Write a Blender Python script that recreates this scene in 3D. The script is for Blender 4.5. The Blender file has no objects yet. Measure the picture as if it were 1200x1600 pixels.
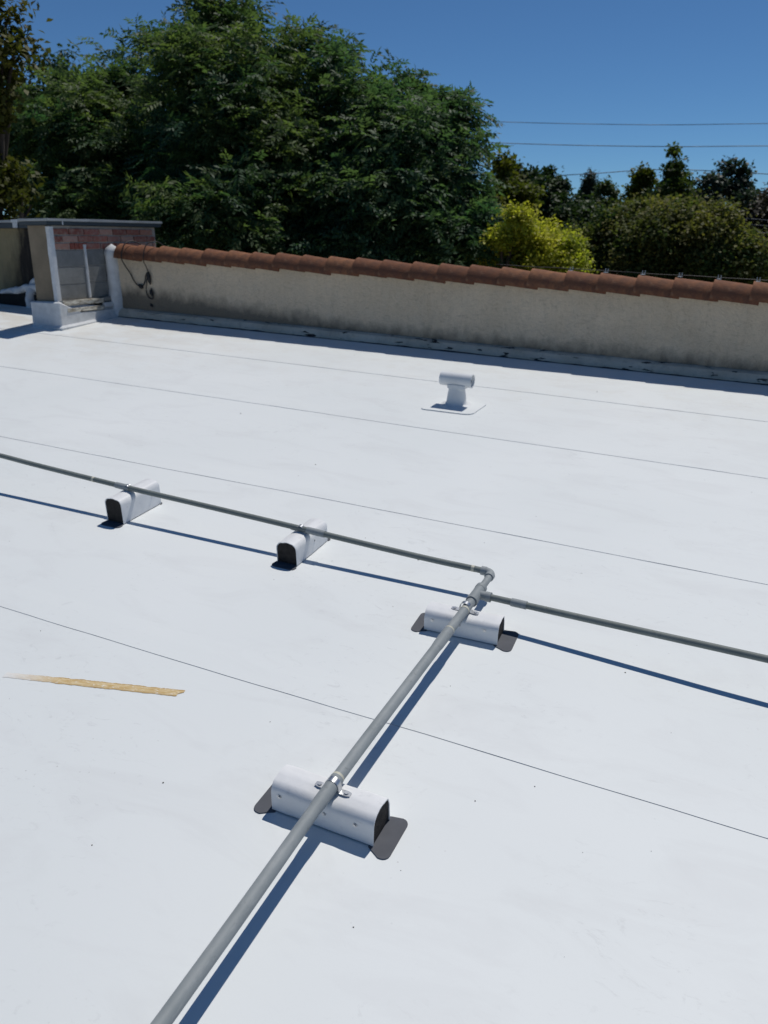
import bpy, bmesh, math, random
import numpy as np
from mathutils import Vector, Matrix, noise

random.seed(7)
rng = np.random.default_rng(11)
sc = bpy.context.scene
col = sc.collection

# ------------------------------------------------------------------ camera, light, exposure
EYE = 1.6                      # eye height over the roof (m)
FPX = 1265.0                   # focal length in photo pixels (1200 x 1600)
YAW = math.radians(25.1)       # camera heading, left of the roof's Y axis
PITCH = math.radians(18.571)   # camera looks down this much
SLOPE = math.radians(5.836)    # the roof climbs away from the camera

cam_d = bpy.data.cameras.new('camera')
cam_d.sensor_fit = 'VERTICAL'
cam_d.sensor_height = 36.0
cam_d.sensor_width = 27.0
cam_d.lens = 36.0 * FPX / 1600.0
cam_d.clip_start = 0.05
cam_d.clip_end = 3000
cam_d.dof.use_dof = True
cam_d.dof.focus_distance = 2.3
cam_d.dof.aperture_fstop = 5.5
cam = bpy.data.objects.new('camera', cam_d)
col.objects.link(cam)
cam.location = (0, 0, EYE)
cam.rotation_euler = (math.pi / 2 - PITCH, 0, YAW)
sc.camera = cam

# roof frame (X along the membrane seams, Y towards the tiled parapet) -> world
C0 = Vector((0, 0, EYE))
RM = Matrix.Translation(C0) @ Matrix.Rotation(SLOPE, 4, Vector((math.cos(YAW), math.sin(YAW), 0))) @ Matrix.Translation(-C0)
SUN = (RM.to_3x3() @ Vector((0.08, 0.6, 1.0))).normalized()
sun_el = math.asin(SUN.z)
sun_az = math.atan2(SUN.x, SUN.y)

world = bpy.data.worlds.new('World')
sc.world = world
world.use_nodes = True
wn = world.node_tree
bg = wn.nodes['Background']
sky = wn.nodes.new('ShaderNodeTexSky')
sky.sky_type = 'NISHITA'
sky.sun_disc = False
sky.sun_elevation = sun_el
sky.sun_rotation = sun_az
sky.altitude = 0
sky.air_density = 0.7
sky.dust_density = 0.0
sky.ozone_density = 9.0
tint = wn.nodes.new('ShaderNodeMix')          # camera white balance on the whole sky
tint.data_type = 'RGBA'
tint.blend_type = 'MULTIPLY'
tint.inputs[0].default_value = 1.0
tint.inputs[7].default_value = (0.74, 0.945, 1.0, 1)
wn.links.new(sky.outputs['Color'], tint.inputs[6])
wn.links.new(tint.outputs[2], bg.inputs['Color'])
bg.inputs['Strength'].default_value = 0.064

sun_d = bpy.data.lights.new('sun', 'SUN')
sun_d.energy = 2.9
sun_d.angle = math.radians(0.53)
sun_d.color = (1.0, 0.965, 0.905)
sun_o = bpy.data.objects.new('sun', sun_d)
col.objects.link(sun_o)
sun_o.rotation_euler = (-SUN).to_track_quat('-Z', 'Y').to_euler()
sun_o.location = SUN * 30

sc.view_settings.view_transform = 'Standard'
sc.view_settings.look = 'None'
sc.view_settings.exposure = 0.09
sc.view_settings.gamma = 1.0
sc.view_settings.use_curve_mapping = False


# ------------------------------------------------------------------ material helpers
class NT:
    def __init__(self, name):
        self.m = bpy.data.materials.new(name)
        self.m.use_nodes = True
        self.t = self.m.node_tree
        self.b = self.t.nodes['Principled BSDF']
        self.out = self.t.nodes['Material Output']

    def n(self, typ, **kw):
        nd = self.t.nodes.new(typ)
        for k, v in kw.items():
            setattr(nd, k, v)
        return nd

    def l(self, a, b):
        self.t.links.new(a, b)

    def coord(self, scale=(1, 1, 1), kind='Object'):
        tc = self.n('ShaderNodeTexCoord')
        mp = self.n('ShaderNodeMapping')
        mp.inputs['Scale'].default_value = scale
        self.l(tc.outputs[kind], mp.inputs['Vector'])
        return mp.outputs['Vector']

    def noise(self, vec, scale=5, detail=4, rough=0.55, dist=0.0):
        nd = self.n('ShaderNodeTexNoise')
        nd.inputs['Scale'].default_value = scale
        nd.inputs['Detail'].default_value = detail
        nd.inputs['Roughness'].default_value = rough
        nd.inputs['Distortion'].default_value = dist
        self.l(vec, nd.inputs['Vector'])
        return nd.outputs['Fac']

    def ramp(self, fac, stops):
        nd = self.n('ShaderNodeValToRGB')
        el = nd.color_ramp.elements
        while len(el) < len(stops):
            el.new(0.5)
        for e, (p, c) in zip(el, stops):
            e.position = p
            e.color = (c, c, c, 1) if isinstance(c, (int, float)) else (*c, 1)
        self.l(fac, nd.inputs['Fac'])
        return nd.outputs['Color']

    def mix(self, fac, a, b, mode='MIX'):
        nd = self.n('ShaderNodeMix', data_type='RGBA', blend_type=mode)
        for sock, v in ((nd.inputs[0], fac), (nd.inputs[6], a), (nd.inputs[7], b)):
            if isinstance(v, (int, float)):
                sock.default_value = v
            elif isinstance(v, tuple):
                sock.default_value = (*v, 1)
            else:
                self.l(v, sock)
        return nd.outputs[2]

    def math(self, op, a, b=None):
        nd = self.n('ShaderNodeMath', operation=op)
        for i, v in enumerate((a, b)):
            if v is None:
                continue
            if isinstance(v, (int, float)):
                nd.inputs[i].default_value = v
            else:
                self.l(v, nd.inputs[i])
        return nd.outputs[0]

    def maprange(self, v, a, b, c=0.0, d=1.0):
        nd = self.n('ShaderNodeMapRange')
        nd.clamp = True
        for i, x in enumerate((a, b, c, d)):
            nd.inputs[i + 1].default_value = x
        self.l(v, nd.inputs[0])
        return nd.outputs[0]

    def bump(self, h, strength=0.3, dist=0.01):
        nd = self.n('ShaderNodeBump')
        nd.inputs['Strength'].default_value = strength
        nd.inputs['Distance'].default_value = dist
        self.l(h, nd.inputs['Height'])
        self.l(nd.outputs['Normal'], self.b.inputs['Normal'])

    def base(self, c):
        if isinstance(c, tuple):
            self.b.inputs['Base Color'].default_value = (*c, 1)
        else:
            self.l(c, self.b.inputs['Base Color'])

    def set(self, rough=None, metal=None, spec=None):
        if rough is not None:
            self.b.inputs['Roughness'].default_value = rough
        if metal is not None:
            self.b.inputs['Metallic'].default_value = metal
        if spec is not None:
            self.b.inputs['Specular IOR Level'].default_value = spec


def mat_simple(name, c, rough=0.6, metal=0.0, var=0.15, scale=12, bump=0.0, spec=0.4):
    t = NT(name)
    v = t.coord()
    f = t.noise(v, scale, 5, 0.6)
    lo = tuple(x * (1 - var) for x in c)
    hi = tuple(min(1, x * (1 + var)) for x in c)
    t.base(t.mix(t.ramp(f, [(0.3, 0.0), (0.7, 1.0)]), lo, hi))
    t.set(rough, metal, spec)
    if bump:
        t.bump(t.noise(v, scale * 6, 4, 0.6), bump, 0.004)
    return t.m


def separate(t, vec):
    nd = t.n('ShaderNodeSeparateXYZ')
    t.l(vec, nd.inputs[0])
    return nd.outputs


def mat_membrane():
    t = NT('white_membrane')
    v = t.coord()
    x, y, z = separate(t, v)
    white = (0.772, 0.793, 0.788)
    big = t.noise(v, 0.55, 3, 0.5, 0.4)
    c = t.mix(t.ramp(big, [(0.35, 0.0), (0.7, 1.0)]), white, (0.72, 0.748, 0.744))
    mid = t.noise(t.coord((1.0, 2.4, 1)), 2.1, 6, 0.62, 0.8)
    c = t.mix(t.math('MULTIPLY', t.ramp(mid, [(0.50, 0.0), (0.74, 1.0)]), 0.5), c, (0.655, 0.665, 0.665))
    # scuffed smudges left by shoes and dried puddles
    smear = t.noise(t.coord((2.6, 4.6, 1)), 3.6, 8, 0.74, 2.2)
    gate = t.ramp(t.noise(v, 1.3, 2, 0.5), [(0.45, 0.0), (0.58, 1.0)])
    c = t.mix(t.math('MULTIPLY', t.math('MULTIPLY', t.ramp(smear, [(0.57, 0.0), (0.70, 1.0)]), gate), 0.45), c, (0.50, 0.505, 0.51))
    # tan dust blown into the far corner
    far = t.math('MULTIPLY', t.maprange(y, 4.3, 6.2), t.maprange(x, -3.4, -6.4))
    dust = t.ramp(t.noise(t.coord((1, 1.6, 1)), 3.0, 6, 0.65, 0.6), [(0.40, 0.0), (0.68, 1.0)])
    c = t.mix(t.math('MULTIPLY', t.math('MULTIPLY', far, dust), 0.8), c, (0.60, 0.545, 0.46))
    back = t.math('MULTIPLY', t.maprange(y, 4.6, 6.0), t.ramp(t.noise(v, 5.0, 6, 0.7), [(0.5, 0.0), (0.75, 1.0)]))
    c = t.mix(t.math('MULTIPLY', back, 0.35), c, (0.60, 0.56, 0.49))
    # grit: small dark specks in loose drifts
    vor = t.n('ShaderNodeTexVoronoi', feature='F1')
    vor.inputs['Scale'].default_value = 34
    t.l(v, vor.inputs['Vector'])
    speck = t.ramp(vor.outputs['Distance'], [(0.05, 1.0), (0.11, 0.0)])
    g2 = t.ramp(t.noise(v, 2.7, 3, 0.6), [(0.56, 0.0), (0.70, 1.0)])
    c = t.mix(t.math('MULTIPLY', t.math('MULTIPLY', speck, g2), 0.55), c, (0.33, 0.32, 0.31))
    vor2 = t.n('ShaderNodeTexVoronoi', feature='F1')
    vor2.inputs['Scale'].default_value = 3.1
    t.l(v, vor2.inputs['Vector'])
    spot = t.ramp(vor2.outputs['Distance'], [(0.007, 1.0), (0.017, 0.0)])
    c = t.mix(t.math('MULTIPLY', spot, 0.4), c, (0.2, 0.19, 0.18))
    t.base(c)
    t.set(0.55, 0, 0.25)
    h = t.math('ADD', t.noise(v, 1.1, 2, 0.5), t.math('MULTIPLY', t.noise(v, 160, 2, 0.5), 0.02))
    t.bump(h, 0.25, 0.02)
    return t.m


def mat_stucco():
    t = NT('beige_stucco')
    v = t.coord()
    x, y, z = separate(t, v)
    c = t.mix(t.ramp(t.noise(v, 1.6, 5, 0.6, 0.4), [(0.3, 0.0), (0.72, 1.0)]), (0.56, 0.458, 0.33), (0.69, 0.572, 0.425))
    c = t.mix(t.math('MULTIPLY', t.ramp(t.noise(v, 9, 6, 0.7), [(0.45, 0.0), (0.75, 1.0)]), 0.35), c, (0.53, 0.48, 0.39))
    # damp grime climbing from the flashing, taller towards the pier
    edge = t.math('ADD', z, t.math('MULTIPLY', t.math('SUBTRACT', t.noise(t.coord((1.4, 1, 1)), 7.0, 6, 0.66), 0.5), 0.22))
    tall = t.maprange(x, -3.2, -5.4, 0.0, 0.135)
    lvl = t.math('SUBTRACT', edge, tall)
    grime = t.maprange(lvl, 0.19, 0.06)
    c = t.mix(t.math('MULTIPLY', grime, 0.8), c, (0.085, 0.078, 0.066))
    streak = t.ramp(t.noise(t.coord((9, 1, 0.7)), 2.4, 5, 0.6), [(0.52, 0.0), (0.72, 1.0)])
    c = t.mix(t.math('MULTIPLY', streak, 0.12), c, (0.22, 0.19, 0.15))
    trowel = t.noise(t.coord((3.5, 1, 8.0)), 3.4, 6, 0.68, 2.2)
    c = t.mix(t.math('MULTIPLY', t.ramp(trowel, [(0.50, 0.0), (0.66, 1.0)]), 0.30), c, (0.27, 0.235, 0.18))
    c = t.mix(t.math('MULTIPLY', t.ramp(t.noise(v, 55, 4, 0.7), [(0.60, 0.0), (0.70, 1.0)]), 0.35), c, (0.24, 0.21, 0.17))
    t.base(c)
    t.set(0.9, 0, 0.2)
    h = t.math('ADD', t.noise(t.coord((3, 1, 2)), 6, 6, 0.7, 1.5), t.math('MULTIPLY', t.noise(v, 90, 3, 0.6), 0.25))
    t.bump(h, 0.9, 0.014)
    return t.m


def mat_cant():
    t = NT('scuffed_flashing')
    v = t.coord()
    c = t.mix(t.ramp(t.noise(v, 3, 5, 0.6), [(0.3, 0.0), (0.7, 1.0)]), (0.43, 0.395, 0.325), (0.58, 0.545, 0.47))
    tar = t.ramp(t.noise(t.coord((2.6, 9, 14)), 2.1, 5, 0.55, 0.5), [(0.605, 0.0), (0.625, 1.0)])
    c = t.mix(tar, c, (0.018, 0.018, 0.018))
    c = t.mix(t.math('MULTIPLY', t.ramp(t.noise(v, 16, 5, 0.65), [(0.5, 0.0), (0.72, 1.0)]), 0.5), c, (0.25, 0.235, 0.20))
    t.base(c)
    t.set(0.7, 0, 0.3)
    t.bump(t.noise(t.coord((1, 4, 4)), 7, 5, 0.6), 0.7, 0.012)
    return t.m


def mat_tile():
    t = NT('terracotta')
    v = t.coord()
    oi = t.n('ShaderNodeObjectInfo')
    c = t.mix(oi.outputs['Random'], (0.205, 0.077, 0.035), (0.33, 0.142, 0.064))
    c = t.mix(t.ramp(t.noise(v, 9, 6, 0.65, 0.5), [(0.35, 0.0), (0.7, 1.0)]), c, (0.125, 0.055, 0.036))
    c = t.mix(t.math('MULTIPLY', t.ramp(t.noise(v, 26, 5, 0.7), [(0.56, 0.0), (0.7, 1.0)]), 0.5), c, (0.28, 0.18, 0.115))
    c = t.mix(t.math('MULTIPLY', t.ramp(t.noise(v, 5, 6, 0.7), [(0.56, 0.0), (0.72, 1.0)]), 0.65), c, (0.06, 0.045, 0.035))
    t.base(c)
    t.set(0.85, 0, 0.25)
    t.bump(t.noise(v, 40, 5, 0.65), 0.5, 0.006)
    return t.m


def mat_brick():
    t = NT('old_brick')
    v = t.coord()
    oi = t.n('ShaderNodeObjectInfo')
    c = t.ramp(oi.outputs['Random'], [(0.0, (0.20, 0.075, 0.058)), (0.35, (0.33, 0.125, 0.09)), (0.6, (0.27, 0.10, 0.08)), (0.8, (0.45, 0.29, 0.23)), (1.0, (0.36, 0.16, 0.115))])
    c = t.mix(t.math('MULTIPLY', t.ramp(t.noise(v, 22, 6, 0.7), [(0.45, 0.0), (0.7, 1.0)]), 0.6), c, (0.40, 0.34, 0.30))
    t.base(c)
    t.set(0.9, 0, 0.2)
    t.bump(t.noise(v, 70, 4, 0.6), 0.6, 0.005)
    return t.m


def mat_pvc(k=(1, 1, 1), name='grey_conduit_plastic'):
    t = NT(name)
    K = lambda c: tuple(a * b for a, b in zip(c, k))
    v = t.coord()
    c = t.mix(t.ramp(t.noise(v, 5, 5, 0.6), [(0.3, 0.0), (0.7, 1.0)]), K((0.225, 0.25, 0.258)), K((0.31, 0.335, 0.342)))
    c = t.mix(t.math('MULTIPLY', t.ramp(t.noise(t.coord((14, 4, 14)), 6, 6, 0.7), [(0.52, 0.0), (0.68, 1.0)]), 0.5), c, K((0.37, 0.385, 0.385)))
    c = t.mix(t.math('MULTIPLY', t.ramp(t.noise(v, 38, 5, 0.7), [(0.60, 0.0), (0.70, 1.0)]), 0.5), c, K((0.15, 0.155, 0.15)))
    t.base(c)
    t.set(0.62, 0, 0.35)
    t.bump(t.noise(v, 120, 3, 0.6), 0.15, 0.001)
    return t.m


def mat_sleeve():
    t = NT('support_sleeve')
    v = t.coord()
    c = t.mix(t.ramp(t.noise(v, 14, 5, 0.6), [(0.3, 0.0), (0.7, 1.0)]), (0.72, 0.725, 0.73), (0.79, 0.795, 0.80))
    sm = t.ramp(t.noise(t.coord((1, 1, 2)), 30, 6, 0.7), [(0.58, 0.0), (0.72, 1.0)])
    c = t.mix(t.math('MULTIPLY', sm, 0.4), c, (0.45, 0.45, 0.46))
    t.base(c)
    t.set(0.5, 0, 0.35)
    t.bump(t.noise(v, 26, 3, 0.5), 0.35, 0.004)
    return t.m


def mat_residue():
    t = NT('dried_adhesive')
    v = t.coord()
    x, y, z = separate(t, v)
    c = t.mix(t.ramp(t.noise(t.coord((3, 14, 1)), 9, 6, 0.65, 0.8), [(0.35, 0.0), (0.65, 1.0)]), (0.72, 0.59, 0.36), (0.54, 0.36, 0.14))
    chip = t.ramp(t.noise(t.coord((3, 8, 1)), 13, 6, 0.7), [(0.57, 0.0), (0.63, 1.0)])
    c = t.mix(chip, c, (0.78, 0.75, 0.68))
    rim = t.math('MULTIPLY', t.maprange(t.math('ABSOLUTE', y), 0.010, 0.015), t.ramp(t.noise(t.coord((6, 1, 1)), 8, 4, 0.6), [(0.35, 0.3), (0.6, 1.0)]))
    c = t.mix(t.math('MULTIPLY', rim, 0.7), c, (0.33, 0.19, 0.06))
    worn = t.math('MULTIPLY', t.maprange(x, -0.12, -0.31), 0.9)
    c = t.mix(worn, c, (0.76, 0.765, 0.76))
    t.base(c)
    t.set(0.6, 0, 0.3)
    t.bump(t.noise(v, 60, 4, 0.6), 0.5, 0.003)
    return t.m


def mat_leaf(name, ca, cb, trans=0.3, gloss=0.35, rough=0.45):
    t = NT(name)
    at = t.n('ShaderNodeAttribute', attribute_name='tint')
    geo = t.n('ShaderNodeNewGeometry')
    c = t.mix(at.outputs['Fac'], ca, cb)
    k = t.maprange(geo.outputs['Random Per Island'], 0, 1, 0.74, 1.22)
    hv = t.n('ShaderNodeHueSaturation')
    t.l(k, hv.inputs['Value'])
    t.l(c, hv.inputs['Color'])
    c = hv.outputs['Color']
    t.base(c)
    t.set(rough, 0, gloss)
    tr = t.n('ShaderNodeBsdfTranslucent')
    br = t.mix(1.0, c, (1.16, 1.32, 0.66), 'MULTIPLY')
    t.l(br, tr.inputs['Color'])
    mx = t.n('ShaderNodeMixShader')
    mx.inputs[0].default_value = trans
    t.l(t.b.outputs[0], mx.inputs[1])
    t.l(tr.outputs[0], mx.inputs[2])
    t.l(mx.outputs[0], t.out.inputs['Surface'])
    return t.m


def mat_wood():
    t = NT('peeling_paint_wood')
    v = t.coord()
    oi = t.n('ShaderNodeObjectInfo')
    c = t.mix(t.ramp(t.noise(t.coord((1, 1.5, 9)), 10, 6, 0.65), [(0.42, 0.0), (0.6, 1.0)]), (0.30, 0.26, 0.20), (0.70, 0.67, 0.58))
    c = t.mix(t.ramp(t.noise(v, 24, 5, 0.6), [(0.62, 0.0), (0.68, 1.0)]), c, (0.05, 0.045, 0.04))
    t.base(c)
    t.set(0.85, 0, 0.2)
    t.bump(t.noise(v, 50, 4, 0.6), 0.8, 0.006)
    return t.m


M = {
    'membrane': mat_membrane(),
    'edge': mat_simple('membrane_cut_edge', (0.50, 0.51, 0.52), 0.8, var=0.3, scale=3),
    'slip': mat_simple('grey_membrane_back', (0.085, 0.09, 0.105), 0.75, var=0.12, scale=20),
    'stucco': mat_stucco(),
    'cant': mat_cant(),
    'tile': mat_tile(),
    'brick': mat_brick(),
    'redbrick': mat_simple('red_brick', (0.28, 0.085, 0.06), 0.9, var=0.25, scale=30, bump=0.5),
    'mortar': mat_simple('mortar', (0.40, 0.37, 0.335), 0.95, var=0.2, scale=30, bump=0.5),
    'block': mat_simple('grey_block', (0.21, 0.212, 0.203), 0.92, var=0.22, scale=7, bump=0.7),
    'mastic': mat_simple('white_mastic', (0.60, 0.615, 0.625), 0.7, var=0.14, scale=14, bump=0.5),
    'pierstucco': mat_simple('brown_stucco', (0.205, 0.165, 0.115), 0.92, var=0.22, scale=4, bump=0.8),
    'coping': mat_simple('coping_fascia', (0.04, 0.052, 0.06), 0.55, var=0.15, scale=4),  # darker than the top flange
    'flange': mat_simple('coping_top_metal', (0.36, 0.37, 0.37), 0.5, metal=0.2, var=0.15, scale=5),
    'wood': mat_wood(),
    'pvc': mat_pvc(),
    'pvc_shaded': mat_pvc((0.64, 0.66, 0.61), 'shaded_conduit_plastic'),  # darker copy of the plastic: shade on the crosswise runs put into the colour
    'glue': mat_simple('dried_glue', (0.55, 0.53, 0.43), 0.6, var=0.15, scale=40),
    'sleeve': mat_sleeve(),
    'rubber': mat_simple('black_rubber', (0.028, 0.024, 0.022), 0.9, var=0.5, scale=45, bump=0.9),
    'zinc': mat_simple('zinc_plate', (0.55, 0.56, 0.57), 0.34, metal=0.9, var=0.15, scale=60),
    'vent': mat_simple('white_painted_vent', (0.70, 0.715, 0.72), 0.5, var=0.06, scale=8),
    'ventin': mat_simple('vent_inside', (0.55, 0.56, 0.565), 0.7, var=0.1),
    'cable': mat_simple('black_cable', (0.02, 0.02, 0.02), 0.6, var=0.3),
    'clip': mat_simple('clip_metal', (0.42, 0.43, 0.44), 0.4, metal=0.7, var=0.15),
    'residue': mat_residue(),
    'grit': mat_simple('grit', (0.09, 0.08, 0.07), 0.9, var=0.4, scale=30),
    'bark': mat_simple('bark', (0.075, 0.058, 0.044), 0.95, var=0.4, scale=8, bump=0.9),
    'soil': mat_simple('dry_ground', (0.14, 0.12, 0.075), 0.95, var=0.35, scale=0.3),
    'wallpaint': mat_simple('building_wall', (0.42, 0.37, 0.29), 0.9, var=0.1, scale=2),
    'wire': mat_simple('wire', (0.13, 0.16, 0.20), 0.6, var=0.1),
    'dark': mat_simple('dark_hole', (0.012, 0.012, 0.012), 0.95, var=0.3),
}


# ------------------------------------------------------------------ mesh helpers
class MB:
    def __init__(self):
        self.v, self.f, self.mi = [], [], []

    def add(self, vs, fs, mi=0):
        o = len(self.v)
        self.v += [tuple(p) for p in vs]
        self.f += [tuple(i + o for i in f) for f in fs]
        self.mi += [mi] * len(fs)
        return self

    def box(self, lo, hi, mi=0, jit=0.0):
        x0, y0, z0 = lo
        x1, y1, z1 = hi
        vs = [(x0, y0, z0), (x1, y0, z0), (x1, y1, z0), (x0, y1, z0), (x0, y0, z1), (x1, y0, z1), (x1, y1, z1), (x0, y1, z1)]
        if jit:
            vs = [tuple(c + random.uniform(-jit, jit) for c in p) for p in vs]
        return self.add(vs, [(0, 3, 2, 1), (4, 5, 6, 7), (0, 1, 5, 4), (1, 2, 6, 5), (2, 3, 7, 6), (3, 0, 4, 7)], mi)

    def tube(self, pts, r, seg=12, caps=True, mi=0, r1=None):
        pts = [Vector(p) for p in pts]
        n = len(pts)
        rings = []
        up = Vector((0, 0, 1))
        for i, p in enumerate(pts):
            d = (pts[min(i + 1, n - 1)] - pts[max(i - 1, 0)]).normalized()
            a = d.cross(up)
            if a.length < 1e-3:
                a = d.cross(Vector((1, 0, 0)))
            a.normalize()
            b = a.cross(d)
            rr = r if not callable(r) else r(i / (n - 1))
            if r1 is not None:
                rr = r + (r1 - r) * i / (n - 1)
            rings.append([p + a * math.cos(k * 2 * math.pi / seg) * rr + b * math.sin(k * 2 * math.pi / seg) * rr for k in range(seg)])
        vs = [q for ring in rings for q in ring]
        fs = []
        for i in range(n - 1):
            for k in range(seg):
                k2 = (k + 1) % seg
                fs.append((i * seg + k, i * seg + k2, (i + 1) * seg + k2, (i + 1) * seg + k))
        if caps:
            fs.append(tuple(range(seg))[::-1])
            fs.append(tuple((n - 1) * seg + k for k in range(seg)))
        return self.add(vs, fs, mi)

    def ring(self, p0, p1, ro, ri, seg=20, mi=0):
        """open pipe with wall thickness"""
        p0, p1 = Vector(p0), Vector(p1)
        d = (p1 - p0).normalized()
        a = d.orthogonal().normalized()
        b = d.cross(a)
        vs = []
        for p, rr in ((p0, ro), (p1, ro), (p1, ri), (p0, ri)):
            vs += [p + (a * math.cos(k * 2 * math.pi / seg) + b * math.sin(k * 2 * math.pi / seg)) * rr for k in range(seg)]
        fs = []
        for j in range(4):
            j2 = (j + 1) % 4
            for k in range(seg):
                k2 = (k + 1) % seg
                fs.append((j * seg + k, j * seg + k2, j2 * seg + k2, j2 * seg + k))
        return self.add(vs, fs, mi)

    def prism(self, poly, axis, a, b, mi=0):
        """poly in the plane normal to axis (x: (y,z), y: (x,z), z: (x,y))"""
        def P(u, v, w):
            return {'x': (w, u, v), 'y': (u, w, v), 'z': (u, v, w)}[axis]
        n = len(poly)
        vs = [P(u, v, a) for u, v in poly] + [P(u, v, b) for u, v in poly]
        fs = [tuple(range(n)), tuple(range(2 * n - 1, n - 1, -1))]
        for i in range(n):
            j = (i + 1) % n
            fs.append((i, i + n, j + n, j))
        return self.add(vs, fs, mi)

    def shift(self, d):
        self.v = [(p[0] + d[0], p[1] + d[1], p[2] + d[2]) for p in self.v]
        return self

    def build(self, name, mats, parent=None, smooth=None, loc=None, bevel=0.0):
        me = bpy.data.meshes.new(name)
        me.from_pydata(self.v, [], self.f)
        for m in (mats if isinstance(mats, (list, tuple)) else [mats]):
            me.materials.append(m)
        me.polygons.foreach_set('material_index', self.mi)
        bm = bmesh.new()
        bm.from_mesh(me)
        bmesh.ops.recalc_face_normals(bm, faces=bm.faces)
        if bevel:
            bmesh.ops.bevel(bm, geom=list(bm.edges), offset=bevel, segments=2, affect='EDGES', clamp_overlap=True)
        bm.to_mesh(me)
        bm.free()
        if smooth is not None:
            me.polygons.foreach_set('use_smooth', [True] * len(me.polygons))
            me.set_sharp_from_angle(angle=math.radians(smooth))
        me.update()
        o = bpy.data.objects.new(name, me)
        col.objects.link(o)
        if parent:
            o.parent = parent
        if loc is not None:
            o.location = loc
        return o


def empty(name, m=None):
    o = bpy.data.objects.new(name, None)
    o.empty_display_size = 0.1
    col.objects.link(o)
    if m is not None:
        o.matrix_world = m
    return o


def tag(o, label, cat=None, group=None, kind=None):
    o['label'] = label
    if cat:
        o['category'] = cat
    if group:
        o['group'] = group
    if kind:
        o['kind'] = kind
    return o


def inst(src, name, parent, loc=(0, 0, 0), rz=0.0, rx=0.0, ry=0.0):
    o = bpy.data.objects.new(name, src.data)
    col.objects.link(o)
    o.parent = parent
    o.location = loc
    o.rotation_euler = (rx, ry, rz)
    return o


def T(x, y, z=0.0, rz=0.0):
    return RM @ Matrix.Translation((x, y, z)) @ Matrix.Rotation(rz, 4, 'Z')


# ------------------------------------------------------------------ ground and building
g = MB()
g.add([(-900, -900, -5.2), (900, -900, -5.2), (900, 900, -5.2), (-900, 900, -5.2)], [(0, 1, 2, 3)])
go = g.build('ground', M['soil'])
tag(go, 'dry ground far below the roof', kind='structure')

bw = MB()
bw.box((-13.6, -4.6, -5.19), (6.6, 6.4, -1.3))
bo = bw.build('building', M['wallpaint'])
tag(bo, 'plain beige building that carries the white roof', 'building')

roof = MB().box((-14, -5, -0.9), (7, 6.62, -0.012)).build('roof', M['membrane'])
roof.matrix_world = RM
tag(roof, 'white flat roof covered in welded membrane sheets', kind='structure')

# membrane sheets: each laps over the one nearer the camera
laps = [-5.0, -3.6, -2.3, -1.0, 0.33, 1.787, 3.205, 4.430, 5.475, 6.60]
for i in range(len(laps) - 1):
    y0, y1 = laps[i], laps[i + 1]
    last = i == len(laps) - 2
    xs = np.arange(-14, 7.01, 0.1)
    vs, fs, mi = [], [], []
    prof = [(0.0, 0.0), (0.0, 0.0027), (0.09, 0.0025), (0.16, 0.0012), (y1 - y0 + (0.0 if last else 0.05), 0.0008)]
    for x in xs:
        w = 0.007 * noise.noise(Vector((x * 0.8, i * 7.3, 0))) + 0.0022 * noise.noise(Vector((x * 5, i * 3.1, 4)))
        for k, (dy, dz) in enumerate(prof):
            lift = 0.0016 * max(0, noise.noise(Vector((x * 3.0, i * 5.0, 9)))) if k in (1, 2) else 0
            vs.append((x, y0 + dy + (w if k < 4 else 0), dz + lift))
    n = len(prof)
    for a in range(len(xs) - 1):
        for k in range(n - 1):
            fs.append((a * n + k, (a + 1) * n + k, (a + 1) * n + k + 1, a * n + k + 1))
            mi.append(1 if k == 0 else 0)
    mb = MB()
    mb.v, mb.f, mb.mi = vs, fs, mi
    mb.build('membrane_sheet', [M['membrane'], M['edge']], roof)

# ------------------------------------------------------------------ tiled parapet wall
ex = RM.to_3x3() @ Vector((1, 0, 0))
ez = Vector((0, 0, 1)) - ex * ex.z
ez.normalize()
ey = ez.cross(ex)
Ow = RM @ Vector((0, 6.47, 0))
WM = Matrix(((ex.x, ey.x, ez.x, Ow.x), (ex.y, ey.y, ez.y, Ow.y), (ex.z, ey.z, ez.z, Ow.z), (0, 0, 0, 1)))
par = empty('parapet_wall', WM)
tag(par, 'long low beige stucco parapet wall capped with terracotta barrel tiles', 'wall')
XL, XR = -6.02, 5.0
b = MB()
nx, nz = 110, 8
fr = []
for i in range(nx + 1):
    for k in range(nz + 1):
        x = XL + (XR - XL) * i / nx
        z = -0.3 + 0.92 * k / nz
        fr.append((x, 0.006 * noise.noise(Vector((x * 1.7, z * 2.0, 0))), z))
fs = [(i * (nz + 1) + k, (i + 1) * (nz + 1) + k, (i + 1) * (nz + 1) + k + 1, i * (nz + 1) + k + 1) for i in range(nx) for k in range(nz)]
b.add(fr, fs)
b.box((XL, 0.02, -1.2), (XR, 0.2, 0.60))
b.build('wall_body', M['stucco'], par, smooth=40)
# base flashing strip, rough edged
b = MB()
prof_n = 5
vs = []
nseg = 220
for i in range(nseg + 1):
    x = XL + (XR - XL) * i / nseg
    j1 = 0.006 * noise.noise(Vector((x * 2.2, 1, 0))) + 0.003 * noise.noise(Vector((x * 11, 1, 0)))
    j2 = 0.006 * noise.noise(Vector((x * 1.6, 5, 0)))
    vs += [(x, -0.062 + j2, -0.03), (x, -0.06 + j2, 0.030 + j1), (x, -0.045 + j2, 0.062 + j1), (x, -0.010, 0.081 + j1), (x, 0.012, 0.079 + j1)]
fs = [(i * 5 + k, (i + 1) * 5 + k, (i + 1) * 5 + k + 1, i * 5 + k + 1) for i in range(nseg) for k in range(4)]
b.add(vs, fs)
b.build('base_flashing', M['cant'], par, smooth=35)

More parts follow.
